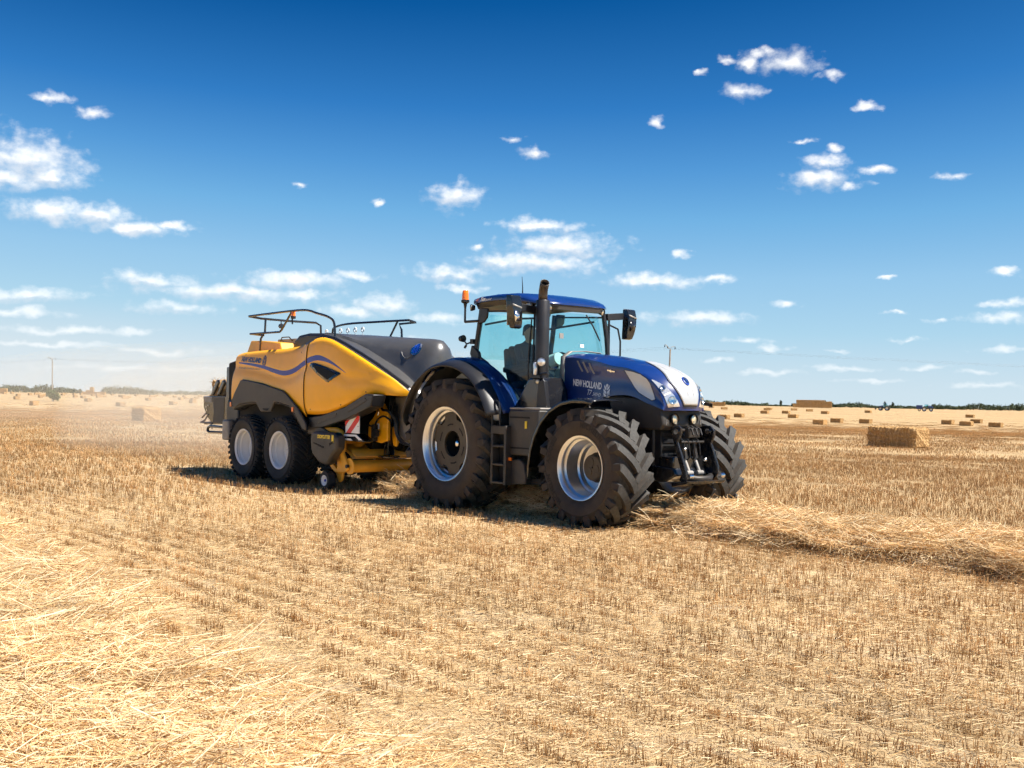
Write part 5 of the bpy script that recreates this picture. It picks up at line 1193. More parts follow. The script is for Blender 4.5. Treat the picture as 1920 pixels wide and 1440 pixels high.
r2 = bp(MB().tube(curve([(-5.75, 0.05, 2.9), (-5.76, 0.05, 3.10), (-5.66, 0.05, 3.20), (-5.13, 0.05, 3.25), (-4.0, 0.05, 3.245), (-3.02, 0.05, 3.235)], 30), 0.022, 8), 'platform_rail', 'black_gloss')
MB().tube([(-3.02, 0.05, 3.235), (-3.0, 0.2, 3.20), (-3.30, 0.03, 3.17), (-3.22, 0.03, 3.06), (-3.20, 0.03, 2.85)], 0.022, 8).build('rail_end', 'black_gloss', r2)
MB().tube([(-3.38, 0.05, 3.235), (-3.68, 0.05, 2.88)], 0.02, 8).build('rail_brace', 'black_gloss', r2)
for i in range(6):
    x = -6.42 + 0.284 * i; mb = MB().tube([(x + 0.045 * math.cos(a), 0.3, 3.14 + 0.045 * math.sin(a)) for a in np.linspace(-0.9, math.pi + 0.9, 12)], 0.014, 6).tube([(x, 0.3, 3.10), (x, 0.3, 2.95)], 0.008, 6)
    bp(mb, 'twine_guide', 'white_decal')
# ---- fenders and wheels
FND = [(-7.54, 1.57), (-7.36, 1.80), (-7.10, 2.06), (-7.0, 2.085), (-6.21, 2.01), (-5.30, 1.86), (-5.15, 1.80), (-4.70, 1.54), (-4.36, 1.24), (-4.36, 1.10), (-4.50, 1.14), (-4.80, 1.42), (-5.02, 1.57), (-5.42, 1.625), (-5.62, 1.625), (-5.75, 1.43), (-6.18, 1.43), (-6.40, 1.615), (-6.77, 1.60), (-7.10, 1.565), (-7.40, 1.46)]
for s_ in (-1, 1):
    f = bp(MB().prism(FND, s_ * 1.30, s_ * 1.345), 'wheel_fender', 'dusty_plastic', bev=0.02)
    bp(MB().loft([[(x, s_ * 1.33, z - 0.01), (x, s_ * 0.75, z - 0.03)] for (x, z) in [(-7.42, 1.46), (-7.1, 1.56), (-6.77, 1.60), (-6.2, 1.61), (-5.42, 1.62), (-5.0, 1.56), (-4.8, 1.40), (-4.5, 1.12)]]), 'fender_liner', 'black_plastic', solid=0.02, smooth=60)
    if s_ < 0:
        MB().prism([(-6.08, 1.50), (-5.82, 1.50), (-5.88, 1.455), (-6.02, 1.455)], -1.352, -1.346).build('fender_step', 'black_hole', f)
        for (x, z) in ((-4.86, 1.50), (-7.49, 1.56)): MB().box(x - 0.035, x + 0.035, -1.36, -1.345, z - 0.05, z + 0.05).build('side_reflector', 'orange_lens', f, bev=0.008)
BALER_TYRE = tyre_mesh(0.68, 0.36, 0.60, 34, 0.024, 0.052, 0.42, 'baler_tyre', 6, 0.07, 0.02)
def baler_wheel(x, s_):
    w = bp(MB().lathe([(0.335, -0.255), (0.362, -0.285), (0.376, -0.285), (0.378, -0.27), (0.355, -0.24), (0.345, -0.18), (0.318, -0.165), (0.312, -0.09), (0.30, -0.075), (0.29, 0.0), (0.25, 0.03), (0.16, 0.035), (0.15, 0.0), (0.13, -0.01), (0.0, -0.01)], 44), 'wheel', 'white_rim', smooth=40)
    w.location = (x - BX, s_ * 1.03, 0.68); link('tyre', BALER_TYRE, w); w.scale = (1, -s_, 1)
    MB().lathe([(0, -0.06), (0.05, -0.055), (0.065, -0.02), (0.07, 0.0)], 16).build('hub_cap', 'dark_metal', w)
    for k in range(8):
        a = 2 * math.pi * k / 8; MB().lathe([(0, -0.03), (0.014, -0.03), (0.014, 0.0)], 6, (0.10 * math.cos(a), 0.0, 0.10 * math.sin(a))).build('wheel_nut', 'dark_metal', w, smooth=0)
    for a in (0.3, 2.4, 4.5): MB().lathe([(0, -0.002), (0.022, -0.002)], 10, (0.225 * math.cos(a), 0.028, 0.225 * math.sin(a))).build('rim_hole', 'black_hole', w, smooth=0)
    return w
for x in (-6.96, -5.45):
    for s_ in (-1, 1): baler_wheel(x, s_)
for x in (-6.96, -5.45): bp(MB().lathe([(0.09, -0.8), (0.09, 0.8)], 12, (x, 0, 0.68)), 'axle', 'dark_metal')
bp(MB().prism([(-6.96, 1.0), (-5.45, 1.0), (-5.6, 1.3), (-6.8, 1.3)], -0.85, -0.6), 'bogie_beam', 'yellow_steel', bev=0.02)
# ---- rear end: post, chute with the bale, lamps
bp(MB().box(-8.34, -8.19, -1.05, -0.93, 1.05, 2.36), 'rear_post', 'black_gloss', bev=0.015)
bp(MB().box(-8.30, -8.15, -1.0, -0.9, 2.30, 2.46), 'rear_cap', 'yellow_steel', bev=0.01)
bp(MB().prism([(-8.18, 1.40), (-8.12, 1.65), (-7.6, 1.6), (-7.6, 1.0), (-8.1, 0.95)], -1.12, -0.98), 'rear_valance', 'black_plastic', bev=0.03)
bp(MB().box(-8.12, -7.82, -1.24, -1.10, 0.78, 1.22), 'mud_flap_box', 'grey_plate', bev=0.04)
for s_ in (-1, 1):
    c = bp(MB().prism([(-9.88, 1.71), (-8.45, 1.73), (-8.45, 1.14), (-8.75, 1.10), (-9.38, 1.08), (-9.66, 1.24), (-9.86, 1.46)], s_ * 0.80, s_ * 0.86), 'chute_side', 'black_gloss', bev=0.012)
    if s_ < 0:
        MB().prism([(-9.38, 1.70), (-8.80, 1.70), (-8.80, 1.12), (-9.36, 1.12), (-9.30, 1.35)], -0.868, -0.861).build('chute_panel', 'dusty_plastic', c)
        MB().prism([(-9.84, 1.70), (-9.42, 1.70), (-9.42, 1.58), (-9.80, 1.58)], -0.868, -0.861).build('chute_badge', 'grey_plate', c)
        for (x, z) in ((-9.70, 1.47), (-9.60, 1.50), (-9.66, 1.40)): MB().lathe([(0, -0.012), (0.022, -0.012), (0.022, 0)], 8, (x, -0.862, z)).build('bolt', 'chrome', c)
bp(MB().prism([(-9.9, 1.06), (-8.2, 1.14), (-8.2, 1.20), (-9.9, 1.12)], -0.82, 0.82), 'chute_floor', 'dark_metal', bev=0.01)
for i, x in enumerate((-9.42, -9.12)):
    bp(MB().prism([(x - 0.16, 1.74), (x - 0.02, 1.74), (x + 0.26, 2.02), (x + 0.22, 2.10), (x + 0.12, 2.08)], -0.84, -0.78), 'density_link', 'black_gloss', bev=0.03)
bp(MB().tube([(-8.9, -0.80, 1.74), (-8.6, -0.80, 2.18)], 0.035, 8), 'chute_ram', 'dark_metal')
bp(MB().tube([(-8.4, -0.92, 1.03), (-9.35, -0.92, 1.04), (-9.47, -0.92, 1.0), (-9.49, -0.92, 0.94), (-9.42, -0.92, 0.90), (-8.35, -0.92, 0.92)], 0.032, 8), 'rear_bumper', 'black_gloss')
rr_ = bp(MB().tube([(-9.60, -0.86, 1.30), (-9.78, -0.86, 1.16), (-9.98, -0.86, 1.11)], 0.02, 6).tube([(-9.98, -0.86, 1.11), (-9.40, -0.86, 1.10)], 0.025, 6).tube([(-9.72, -0.86, 1.32), (-9.92, -0.86, 1.22)], 0.02, 6), 'chute_hinge', 'grey_plate')
MB().tube([(-9.43, -0.88, 1.12), (-9.30, -0.9, 0.98)], 0.015, 6).build('hinge_strut', 'grey_plate', rr_)
# ---- underside in front of the wheels: slanted step beam, sign, pick-up
sb_ = bp(MB().prism([(-4.46, 1.36), (-4.0, 1.40), (-3.14, 1.58), (-2.48, 1.82), (-2.22, 1.81), (-2.30, 1.60), (-2.52, 1.53), (-3.03, 1.37), (-3.84, 1.19), (-4.37, 1.14)], -1.24, -0.95), 'step_beam', 'black_plastic', bev=0.02)
for pl in ([(-4.12, 1.24), (-3.52, 1.37), (-3.40, 1.42), (-3.42, 1.46), (-4.05, 1.32)], [(-3.02, 1.48), (-2.50, 1.67), (-2.42, 1.71), (-2.46, 1.75), (-3.0, 1.56)]): MB().prism(pl, -1.248, -1.242).build('step_slot', 'dusty_plastic', sb_)
bp(MB().prism([(-4.50, 1.22), (-4.30, 1.28), (-3.75, 1.10), (-3.85, 1.04), (-4.5, 1.04)], -1.22, -1.05), 'corner_plate', 'dusty_plastic', bev=0.02)
bp(MB().prism([(-4.3, 0.80), (-4.3, 1.6), (-3.45, 1.75), (-3.40, 1.08), (-3.8, 0.8)], -1.0, 1.0), 'feed_housing', 'black_hole', bev=0.02)
bp(MB().prism([(-3.6, 1.05), (-3.8, 2.45), (-2.9, 2.25), (-2.3, 1.85), (-2.4, 1.1)], -0.34, 0.9), 'packer_housing', 'black_hole', bev=0.02)
sg_ = bp(MB().box(-3.30, -2.83, -1.12, -1.105, 1.10, 1.415), 'hazard_board', 'white_decal', bev=0.004)
for pl in ([(-3.30, 1.415), (-3.30, 1.22), (-3.08, 1.415)], [(-3.27, 1.10), (-3.11, 1.10), (-2.83, 1.345), (-2.83, 1.415), (-2.905, 1.415)]): MB().prism(pl, -1.126, -1.1215).build('red_band', 'red_decal', sg_)
for (x, z) in ((-3.27, 1.23), (-2.86, 1.23)): MB().lathe([(0, -0.006), (0.010, -0.006)], 8, (x, -1.122, z)).build('rivet', 'black_hole', sg_)
mb = bp(MB().prism([(-3.40, 0.98), (-3.36, 1.085), (-2.90, 1.085), (-2.66, 0.97), (-2.70, 0.95), (-3.38, 0.95)], -1.12, -0.9), 'light_cluster', 'black_gloss', bev=0.015)
MB().prism([(-3.34, 1.075), (-2.92, 1.078), (-2.72, 0.985), (-2.83, 0.985), (-2.96, 1.045), (-3.33, 1.035)], -1.128, -1.122).build('lens', 'white_decal', mb)
MB().prism([(-3.32, 1.0), (-3.10, 1.0), (-3.04, 0.965), (-3.28, 0.965)], -1.128, -1.122).build('lens', 'white_decal', mb)
# pick-up cutter guard with its gauge wheel
GD = [(x - 0.17, z) for x, z in [(-4.0, 0.99), (-3.96, 1.07), (-3.85, 1.105), (-3.16, 1.095), (-3.03, 1.02), (-3.04, 0.80), (-3.20, 0.69), (-3.34, 0.52), (-3.45, 0.49), (-3.68, 0.53), (-3.95, 0.70)]]
gd = bp(MB().prism(GD, -1.36, -1.16), 'cutter_guard', 'dusty_plastic', bev=0.045)
t_gd = BVHTree.FromPolygons([Vector((-6, -1.362, -2)), Vector((0, -1.362, -2)), Vector((0, -1.362, 4)), Vector((-6, -1.362, 4))], [(0, 1, 2, 3)])
side_text('guard_lettering', t_gd, 'CROPCUTTER', -3.89, 0.985, 0.085, 'yellow_decal', gd, 0.15, 0.95, 0.004, 0.0, lift=0.004, width=0.46)
MB().box(-3.37, -3.305, -1.368, -1.3625, 0.92, 1.055).build('warning_label', 'yellow_decal', gd)
MB().prism([(-4.02, 0.88), (-3.67, 0.80), (-3.63, 0.82), (-3.65, 0.83), (-4.01, 0.90)], -1.368, -1.3625).build('guard_crease', 'black_hole', gd)
MB().prism([(-3.45, 0.86), (-3.31, 0.92), (-3.31, 0.955), (-3.46, 0.90)], -1.368, -1.3625).build('guard_slot', 'black_hole', gd)
gw = bp(MB().lathe([(0.11, -0.07), (0.115, -0.085), (0.09, -0.08), (0.05, -0.05), (0.0, -0.05)], 24), 'gauge_wheel', 'white_rim'); gw.location = (-3.72 - BX, -1.22, 0.20); gw.scale = (0.88, 0.95, 0.88)
MB().lathe([(0.11, -0.075), (0.15, -0.09), (0.195, -0.075), (0.205, 0.0), (0.195, 0.075), (0.15, 0.09), (0.11, 0.075)], 28).build('tyre', 'baler_tyre', gw, smooth=60)
MB().lathe([(0, -0.075), (0.025, -0.07), (0.03, -0.05)], 10).build('hub_cap', 'blue_decal', gw)
gb = bp(MB().prism([(-3.86, 0.46), (-3.80, 0.53), (-3.62, 0.42), (-3.50, 0.62), (-3.38, 0.60), (-3.34, 0.46), (-3.10, 0.47), (-3.14, 0.40), (-3.40, 0.36), (-3.66, 0.34)], -1.10, -1.04), 'gauge_bracket', 'yellow_steel', bev=0.012)
bp(MB().prism([(-3.60, 0.16), (-3.70, 0.32), (-3.66, 0.62), (-3.58, 0.70), (-3.50, 0.60), (-3.44, 0.38), (-3.50, 0.20)], -1.06, -1.01), 'pickup_end_plate', 'yellow_steel', bev=0.015)
bp(MB().tube(curve([(-3.95, -1.12, 1.14), (-3.55, -1.12, 1.13), (-3.40, -1.12, 1.06), (-3.36, -1.12, 0.90), (-3.36, -1.12, 0.75)], 14), 0.055, 10), 'pickup_arm', 'yellow_steel')
bp(MB().prism([(-3.52, 0.86), (-3.42, 0.90), (-3.16, 0.54), (-3.12, 0.44), (-3.20, 0.38), (-3.30, 0.46)], -1.16, -1.11), 'roller_arm', 'yellow_steel', bev=0.015)
ro = bp(MB().lathe([(0, -1.12), (0.15, -1.12), (0.15, -1.09), (0.115, -1.085), (0.115, 1.085), (0.15, 1.09), (0.15, 1.12), (0, 1.12)], 24, (-3.14, 0, 0.49)), 'wind_guard_roller', 'yellow_steel', smooth=40)
MB().lathe([(0, -1.175), (0.035, -1.175), (0.035, -1.12)], 10, (-3.16, 0, 0.49)).build('roller_bolt', 'dark_metal', ro)
bp(MB().loft([[(x, y, z) for y in (-1.02, 1.02)] for (x, z) in ((-3.20, 0.62), (-3.30, 0.70), (-3.42, 0.76), (-3.60, 0.80), (-3.72, 0.92), (-3.76, 1.02))]), 'pickup_trough', 'yellow_steel', solid=0.02, smooth=40)
bp(MB().loft([[(x, y, z) for y in (-1.0, 1.0)] for (x, z) in ((-3.10, 0.665), (-3.24, 0.735), (-3.27, 0.79))]), 'trough_lip', 'yellow_steel', solid=0.015)
pts = []; au = MB().lathe([(0.055, -0.98), (0.055, 0.98)], 12, (-3.52, 0, 0.94))
for s0, s1, hand in ((-0.98, -0.10, 1), (0.10, 0.98, -1)):
    n = 44; vs = []
    for i in range(n + 1):
        y = s0 + (s1 - s0) * i / n; a = hand * 2 * math.pi * 2.4 * i / n
        for r_ in (0.05, 0.125): vs.append((-3.52 + r_ * math.cos(a), y, 0.94 + r_ * math.sin(a)))
    au.add(vs, [(2 * i, 2 * i + 1, 2 * i + 3, 2 * i + 2) for i in range(n)])
bp(au, 'auger', 'yellow_steel', smooth=60)
bp(MB().prism([(-3.78, 1.02), (-3.78, 0.74), (-3.30, 0.74), (-3.52, 0.86), (-3.70, 1.02)], -1.03, -1.0), 'trough_end', 'yellow_steel', bev=0.006)
bp(MB().tube([(-3.55, -1.05, 1.07), (-3.3, 0.6, 1.07)], 0.03, 8), 'crossbar', 'black_plastic')
bp(MB().prism([(-3.32, 0.98), (-3.30, 1.28), (-3.12, 1.42), (-2.96, 1.62), (-2.84, 1.66), (-2.66, 1.45), (-2.66, 0.98), (-2.9, 0.92)], -0.62, -0.55), 'feeder_side', 'yellow_paint', bev=0.02)
bp(MB().tube(curve([(-3.30, -0.66, 1.26), (-3.05, -0.66, 1.22), (-2.95, -0.66, 1.34), (-2.75, -0.66, 1.42), (-2.6, -0.6, 1.35)], 16), 0.018, 6), 'hydraulic_hose', 'black_plastic')
bp(MB().tube(curve([(-2.9, -0.66, 1.75), (-2.8, -0.66, 1.55), (-2.62, -0.62, 1.50), (-2.55, -0.5, 1.3)], 16), 0.022, 6), 'hydraulic_hose', 'black_plastic')
bp(MB().box(-3.06, -2.96, -0.72, -0.63, 0.95, 1.26), 'valve_bracket', 'dark_metal', bev=0.01)
bp(MB().prism([(-3.0, 1.0), (-2.86, 1.05), (-2.86, 1.16), (-3.0, 1.18)], -0.74, -0.66), 'valve_block', 'dark_metal', bev=0.01)
bp(MB().box(-3.0, -2.93, -0.627, -0.622, 1.18, 1.28), 'safety_label', 'white_decal')
bp(MB().tube([(-2.84, -0.75, 1.52), (-2.76, -0.78, 1.58), (-2.72, -0.78, 1.5), (-2.78, -0.76, 1.44)], 0.014, 6), 'hook', 'chrome')
jk = bp(MB().box(-2.93, -2.78, -0.52, -0.37, 0.70, 1.85), 'jack_leg', 'black_gloss', bev=0.012)
MB().lathe([(0, 0.0), (0.20, 0.0), (0.21, 0.02), (0.19, 0.035), (0, 0.035)], 24, (-2.855, -0.445, 0.655), axis='z').build('jack_foot', 'black_gloss', jk)
for z in (0.98, 1.12, 1.26, 1.40): MB().tube([(-2.95, -0.55, z), (-2.70, -0.55, z)], 0.013, 6).build('hose_clip', 'dark_metal', jk)
bp(MB().prism([(-2.86, 1.78), (-2.35, 1.80), (-2.20, 1.80), (-2.30, 1.0), (-2.75, 0.92)], -0.36, 0.36), 'front_plate', 'grey_plate', bev=0.02)
bp(MB().prism([(-2.80, 1.22), (-2.72, 1.24), (-2.66, 1.16), (-2.62, 0.94), (-2.66, 0.86), (-2.74, 0.88), (-2.78, 1.02)], -0.44, -0.38), 'hose_holder', 'yellow_paint', bev=0.015)
for i in range(3): bp(MB().tube(curve([(-2.72 + 0.03 * i, -0.42, 1.62), (-2.66 + 0.04 * i, -0.47, 1.3), (-2.60 + 0.04 * i, -0.45, 1.05), (-2.3 + 0.1 * i, -0.40, 0.9), (-1.3, -0.2 + 0.08 * i, 0.95), (-0.6, -0.2 + 0.1 * i, 1.2)], 24), 0.017, 6), 'hydraulic_hose', 'black_plastic')
bp(MB().prism([(-3.6, 0.80), (-3.6, 1.0), (-2.4, 0.98), (-1.1, 0.66), (-1.0, 0.56), (-1.1, 0.50), (-2.6, 0.72)], -0.10, 0.10), 'drawbar', 'black_gloss', bev=0.02)
bp(MB().tube([(-2.5, 0, 1.08), (-1.0, 0, 0.86), (-0.5, 0, 0.82)], 0.085, 12), 'drive_shaft', 'black_plastic')

# ================================================================== bales, stacks, poles, trees, dust
def bale_material(name, lo, mid, hi):
    m, nt, b = nodes_of(name); L = nt.links.new
    t = nt.nodes.new('ShaderNodeTexCoord')
    def nz_(sc, scale, detail):
        mp = nt.nodes.new('ShaderNodeMapping'); mp.inputs['Scale'].default_value = sc; L(t.outputs['Object'], mp.inputs['Vector'])
        n = nt.nodes.new('ShaderNodeTexNoise'); n.inputs['Scale'].default_value = scale; n.inputs['Detail'].default_value = detail; n.inputs['Roughness'].default_value = 0.65; L(mp.outputs[0], n.inputs['Vector']); return n.outputs['Fac']
    a = nz_((2.2, 1, 0.7), 16, 6); c = nz_((6, 1, 0.3), 5, 4)
    mx = nt.nodes.new('ShaderNodeMath'); mx.operation = 'MULTIPLY_ADD'; mx.inputs[1].default_value = 0.5; L(c, mx.inputs[0])
    h = nt.nodes.new('ShaderNodeMath'); h.operation = 'MULTIPLY'; h.inputs[1].default_value = 0.5; L(a, h.inputs[0]); L(h.outputs[0], mx.inputs[2])
    r = ramp_node(nt, mx.outputs[0], [(0.32, lo), (0.48, mid), (0.66, hi)])
    oi = nt.nodes.new('ShaderNodeObjectInfo'); v = nt.nodes.new('ShaderNodeMapRange'); v.inputs['To Min'].default_value = 0.88; v.inputs['To Max'].default_value = 1.1; L(oi.outputs['Random'], v.inputs['Value'])
    sc = nt.nodes.new('ShaderNodeVectorMath'); sc.operation = 'SCALE'; L(r.outputs[0], sc.inputs[0]); L(v.outputs[0], sc.inputs['Scale'])
    L(sc.outputs[0], b.inputs['Base Color']); b.inputs['Roughness'].default_value = 0.85; b.inputs['Specular IOR Level'].default_value = 0.2
    bp_ = nt.nodes.new('ShaderNodeBump'); bp_.inputs['Strength'].default_value = 0.9; bp_.inputs['Distance'].default_value = 0.012; L(a, bp_.inputs['Height']); L(bp_.outputs[0], b.inputs['Normal'])
bale_material('bale_straw', (0.19, 0.10, 0.038), (0.40, 0.235, 0.095), (0.66, 0.46, 0.23))
def bale_mesh(seed, nx, ny, nz, fuzz, L_=2.35, W_=1.2, H_=0.88):
    bm = bmesh.new(); rr = random.Random(seed)
    mb = MB(); P_ = {}
    def sides():
        for (n1, n2, f) in ((nx, nz, lambda u, v: (u, 0, v)), (nx, nz, lambda u, v: (u, 1, v)), (ny, nz, lambda u, v: (0, u, v)), (ny, nz, lambda u, v: (1, u, v)), (nx, ny, lambda u, v: (u, v, 0)), (nx, ny, lambda u, v: (u, v, 1))):
            rings = [[f(i / n1, j / n2) for j in range(n2 + 1)] for i in range(n1 + 1)]
            mb.loft(rings)
    sides(); V = np.array(mb.v)
    C = (V - 0.5) * 2; S = np.sign(C) * np.abs(C)
    q = np.stack([C[:, 0] * L_ / 2, C[:, 1] * W_ / 2, C[:, 2] * H_ / 2], 1)
    rad_ = 0.09                                                   # rounded, slightly slumped edges
    half = np.array((L_, W_, H_)) / 2; inner = half - rad_; d = np.clip(np.abs(q) - inner, 0, None); n_ = np.linalg.norm(d, axis=1, keepdims=True)
    d2 = np.where(n_ > 1e-6, d / np.maximum(n_, 1e-6) * np.minimum(n_, rad_), d); q = np.sign(q) * (np.minimum(np.abs(q), inner) + d2)
    nrm = np.sign(q) * (np.abs(C) > 0.97)
    _, inv_ = np.unique(np.round(q, 4), axis=0, return_inverse=True); inv_ = inv_.ravel()
    amp = np.random.RandomState(seed).normal(0, 0.010, inv_.max() + 1)[inv_] + 0.022 * np.sin(q[:, 0] * 2 * math.pi / 0.17 + seed) + 0.022 * fnoise(q[:, 0] * 3, q[:, 1] * 3 + q[:, 2] * 5, 2.5, seed) + 0.016 * fnoise(q[:, 0] * 9, q[:, 2] * 9 + q[:, 1] * 7, 2.2, seed + 3)
    amp -= 0.035 * np.exp(-((q[:, 2] + 0.02) / 0.035) ** 2) * (np.abs(C[:, 1]) > 0.97)
    q += nrm * amp[:, None]; q[:, 2] += H_ / 2
    m2 = MB(); m2.v = [tuple(p) for p in q]; m2.f = mb.f
    nf = len(m2.f)
    for i in range(fuzz):
        k = rr.randrange(len(q)); p = q[k]; n0 = nrm[k] + np.array((rr.gauss(0, 0.7), rr.gauss(0, 0.7), rr.gauss(0, 0.7))); l = rr.uniform(0.04, 0.16)
        p = p + np.array((rr.gauss(0, 0.05), rr.gauss(0, 0.05), rr.gauss(0, 0.03))) * (1 - np.abs(nrm[k]))
        if p[2] < 0.03: continue
        stalk(m2.v, m2.f, p - n0 * 0.02, p + n0 / (np.linalg.norm(n0) + 1e-6) * l, 0.004, 0.05)
    me = bpy.data.meshes.new('straw_bale'); me.from_pydata(m2.v, [], m2.f); me.materials.append(MATS['bale_straw']); me.materials.append(MATS['straw'])
    bm.from_mesh(me); bmesh.ops.remove_doubles(bm, verts=bm.verts, dist=0.0008); bmesh.ops.recalc_face_normals(bm, faces=bm.faces); bm.to_mesh(me); bm.free()
    if fuzz:
        for p in me.polygons:
            if p.area < 0.0012 and len(p.vertices) in (3, 4) and max((me.vertices[a].co - me.vertices[b_].co).length for a in p.vertices for b_ in p.vertices) > 0.03 and p.area < 0.0006: p.material_index = 1
    return me
BALE_NEAR = bale_mesh(1, 56, 28, 20, 900); BALE_MID = [bale_mesh(2, 30, 14, 10, 260), bale_mesh(3, 30, 14, 10, 260)]; BALE_FAR = [bale_mesh(4, 14, 7, 5, 0), bale_mesh(5, 14, 7, 5, 0)]
def bale(px, py, label, me, group=None, dist=None, yaw=0.0, h=0.0):
    """a bale whose lower near corner stands where the photo shows it"""
    p = ground_at(px, py) if dist is None else at_distance(px, dist)
    o = link('straw_bale', me); o.location = (p.x, p.y, p.z + h - 0.01); o.rotation_euler = (0, 0, -TH + yaw); tag(o, label, 'straw bale', group); return o
RB = 'straw bales lying on the stubble right of the tractor'; LB = 'straw bales lying on the stubble left of the baler'
R_ = random.Random(3)
def jit(): return R_.uniform(-0.07, 0.07)
bale(1684, 838, 'largest and nearest straw bale at right, brown side shaded, end sunlit', BALE_NEAR, RB)
for (x, y, lab) in ((1537, 796, 'second largest right-hand straw bale, left of the largest one'), (1569, 792.5, 'straw bale half hidden behind the second largest bale'),
    (1623, 794, 'straw bale just above the left end of the largest bale'), (1867, 801, 'rightmost straw bale, longest of the far right cluster'),
    (1812, 798.5, 'straw bale in the right cluster next left of the rightmost'), (1777, 795.5, 'leftmost straw bale of the far right cluster'),
    (1831, 793.5, 'straw bale half behind another in the right cluster'), (1819, 783, 'straw bale lying highest and farthest in the right cluster'),
    (1386, 782.5, 'straw bale beside the far front tyre, in full view'), (1358, 785, 'straw bale partly hidden by the far front tyre'),
    (1487, 783.5, 'lowest straw bale of the four right of the front tyre'), (1474, 775.5, 'straw bale below the centre of the long bale stack, right one'),
    (1434, 775.5, 'straw bale right of the tractor nose, left of three in line'), (1442, 768.5, 'topmost straw bale of the small group below the stack'),
    (1547, 776, 'lone straw bale under the right end of the long stack'), (1628, 774, 'lone small straw bale right of the long stack, below the treeline'), (1334, 764.5, 'tiny straw bale just right of the tractor nose')):
    bale(x, y, lab, BALE_MID[int(x) % 2], RB, yaw=jit())
for (x, d, lab) in ((1358, 430, 'tiny pale bale near the right horizon, right of the tractor nose'), (1438, 430, 'tiny pale bale near the right horizon, midway to the long stack'), (1489, 450, 'tiny pale bale at the left foot of the long stack'), (1518, 420, 'tiny pale bale in front of the long stack')):
    bale(x, 0, lab, BALE_FAR[0], RB, dist=d, yaw=R_.uniform(0.3, 1.0))
for (x, y, lab, me) in ((274, 789, 'largest straw bale left of the baler, veiled by dust', BALE_NEAR), (226, 762, 'second largest straw bale behind the dust, left of the largest', BALE_MID[0]), (64, 760, 'straw bale left of the green bush, its right side sunlit', BALE_MID[1]),
    (31, 749, 'leftmost of the mid-sized straw bales, left edge of the field', BALE_FAR[0]), (76, 745.5, 'straw bale just left of the green bush', BALE_FAR[1]), (165, 753, 'squat straw bale below the stacked tower', BALE_FAR[0]), (156, 746.5, 'dark straw bale just above the squat one', BALE_FAR[1]),
    (278, 751, 'straw bale above the largest dusty bale', BALE_FAR[0]), (325, 759, 'dusty straw bale between the largest bale and the chute', BALE_FAR[1]), (361, 756, 'dusty straw bale next to the baler chute', BALE_FAR[0]), (339, 749.5, 'small dusty straw bale above the one next to the chute', BALE_FAR[1]),
    (241, 747, 'small straw bale above the second largest dusty bale', BALE_FAR[0]), (118, 741.5, 'small pale straw bale right of the green bush', BALE_FAR[1]), (174, 742.5, 'small straw bale under the stacked tower', BALE_FAR[0]), (308, 742, 'small faded straw bale right of the round grove', BALE_FAR[1]), (8, 738.5, 'small straw bale at the very left edge', BALE_FAR[1])):
    bale(x, y, lab, me, LB, yaw=jit())
for (x, d) in ((141, 420), (184, 430), (193, 450), (78, 440), (34, 430), (56, 500), (69, 560), (72, 570), (139, 620), (152, 640), (184, 660), (226, 480), (230, 470), (235, 400), (239, 430), (285, 520), (292, 600), (327, 520), (351, 430), (362, 380), (368, 450), (345, 600), (22, 620), (100, 600), (120, 680), (210, 640), (255, 600), (312, 620), (385, 480), (395, 560), (375, 640)):
    bale(x, 0, 'tiny faded straw bale among those dotted below the left horizon', BALE_FAR[(x * 7) % 2], 'tiny bales below the left horizon', dist=d, yaw=R_.choice((0, 0, 1.57)) + jit())

def stack(px, dist, rows, label, length_axis, yaw):
    o = thing('bale_stack', label, 'bale stack', at_distance(px, dist), yaw)
    for (i, j, k) in rows:
        b_ = link('bale', BALE_FAR[(i + k) % 2], o); b_.location = (i * 2.4, j * 1.25, k * 0.9); b_.scale = (1, 1, 1)
    return o
# long flat-topped stack at the right horizon, lower at both ends
rows = [(i, j, k) for i in range(-5, 6) for j in (0, 1) for k in range(6) if not (k >= 5 and i > 3) and not (k >= 3 and i < -4) and not (k >= 4 and i > 5)]
stack(1523, 800, rows, 'long brown flat-topped stack of bales on the right horizon', 'x', -0.30)
stack(1330, 780, [(i, j, k) for i in range(-6, 5) for j in (0, 1) for k in range(3)], 'low long stack of bales beside the tractor nose at the treeline', 'x', -0.30)
stack(172, 700, [(0, 0, k) for k in range(5)] + [(i, 0, k) for i in (-2, -1, 1, 2) for k in range(2)] + [(-1, 0, 2), (3, 0, 0), (3, 0, 1)], 'small straw bale stack with a tower in the middle, left horizon', 'x', -0.1)
stack(1, 640, [(i, 0, k) for i in (-2, -1, 0, 1) for k in range(3)], 'bale stack cut by the left edge of the picture', 'x', -0.1)
cb = link('straw_bale', BALE_NEAR); cb.location = to_world(-9.05, 0.0, 1.19); cb.rotation_euler = (0, 0, -TH); cb.scale = (0.86, 1.0, 1.0); tag(cb, 'freshly pressed straw bale leaving the chute behind the baler', 'straw bale')

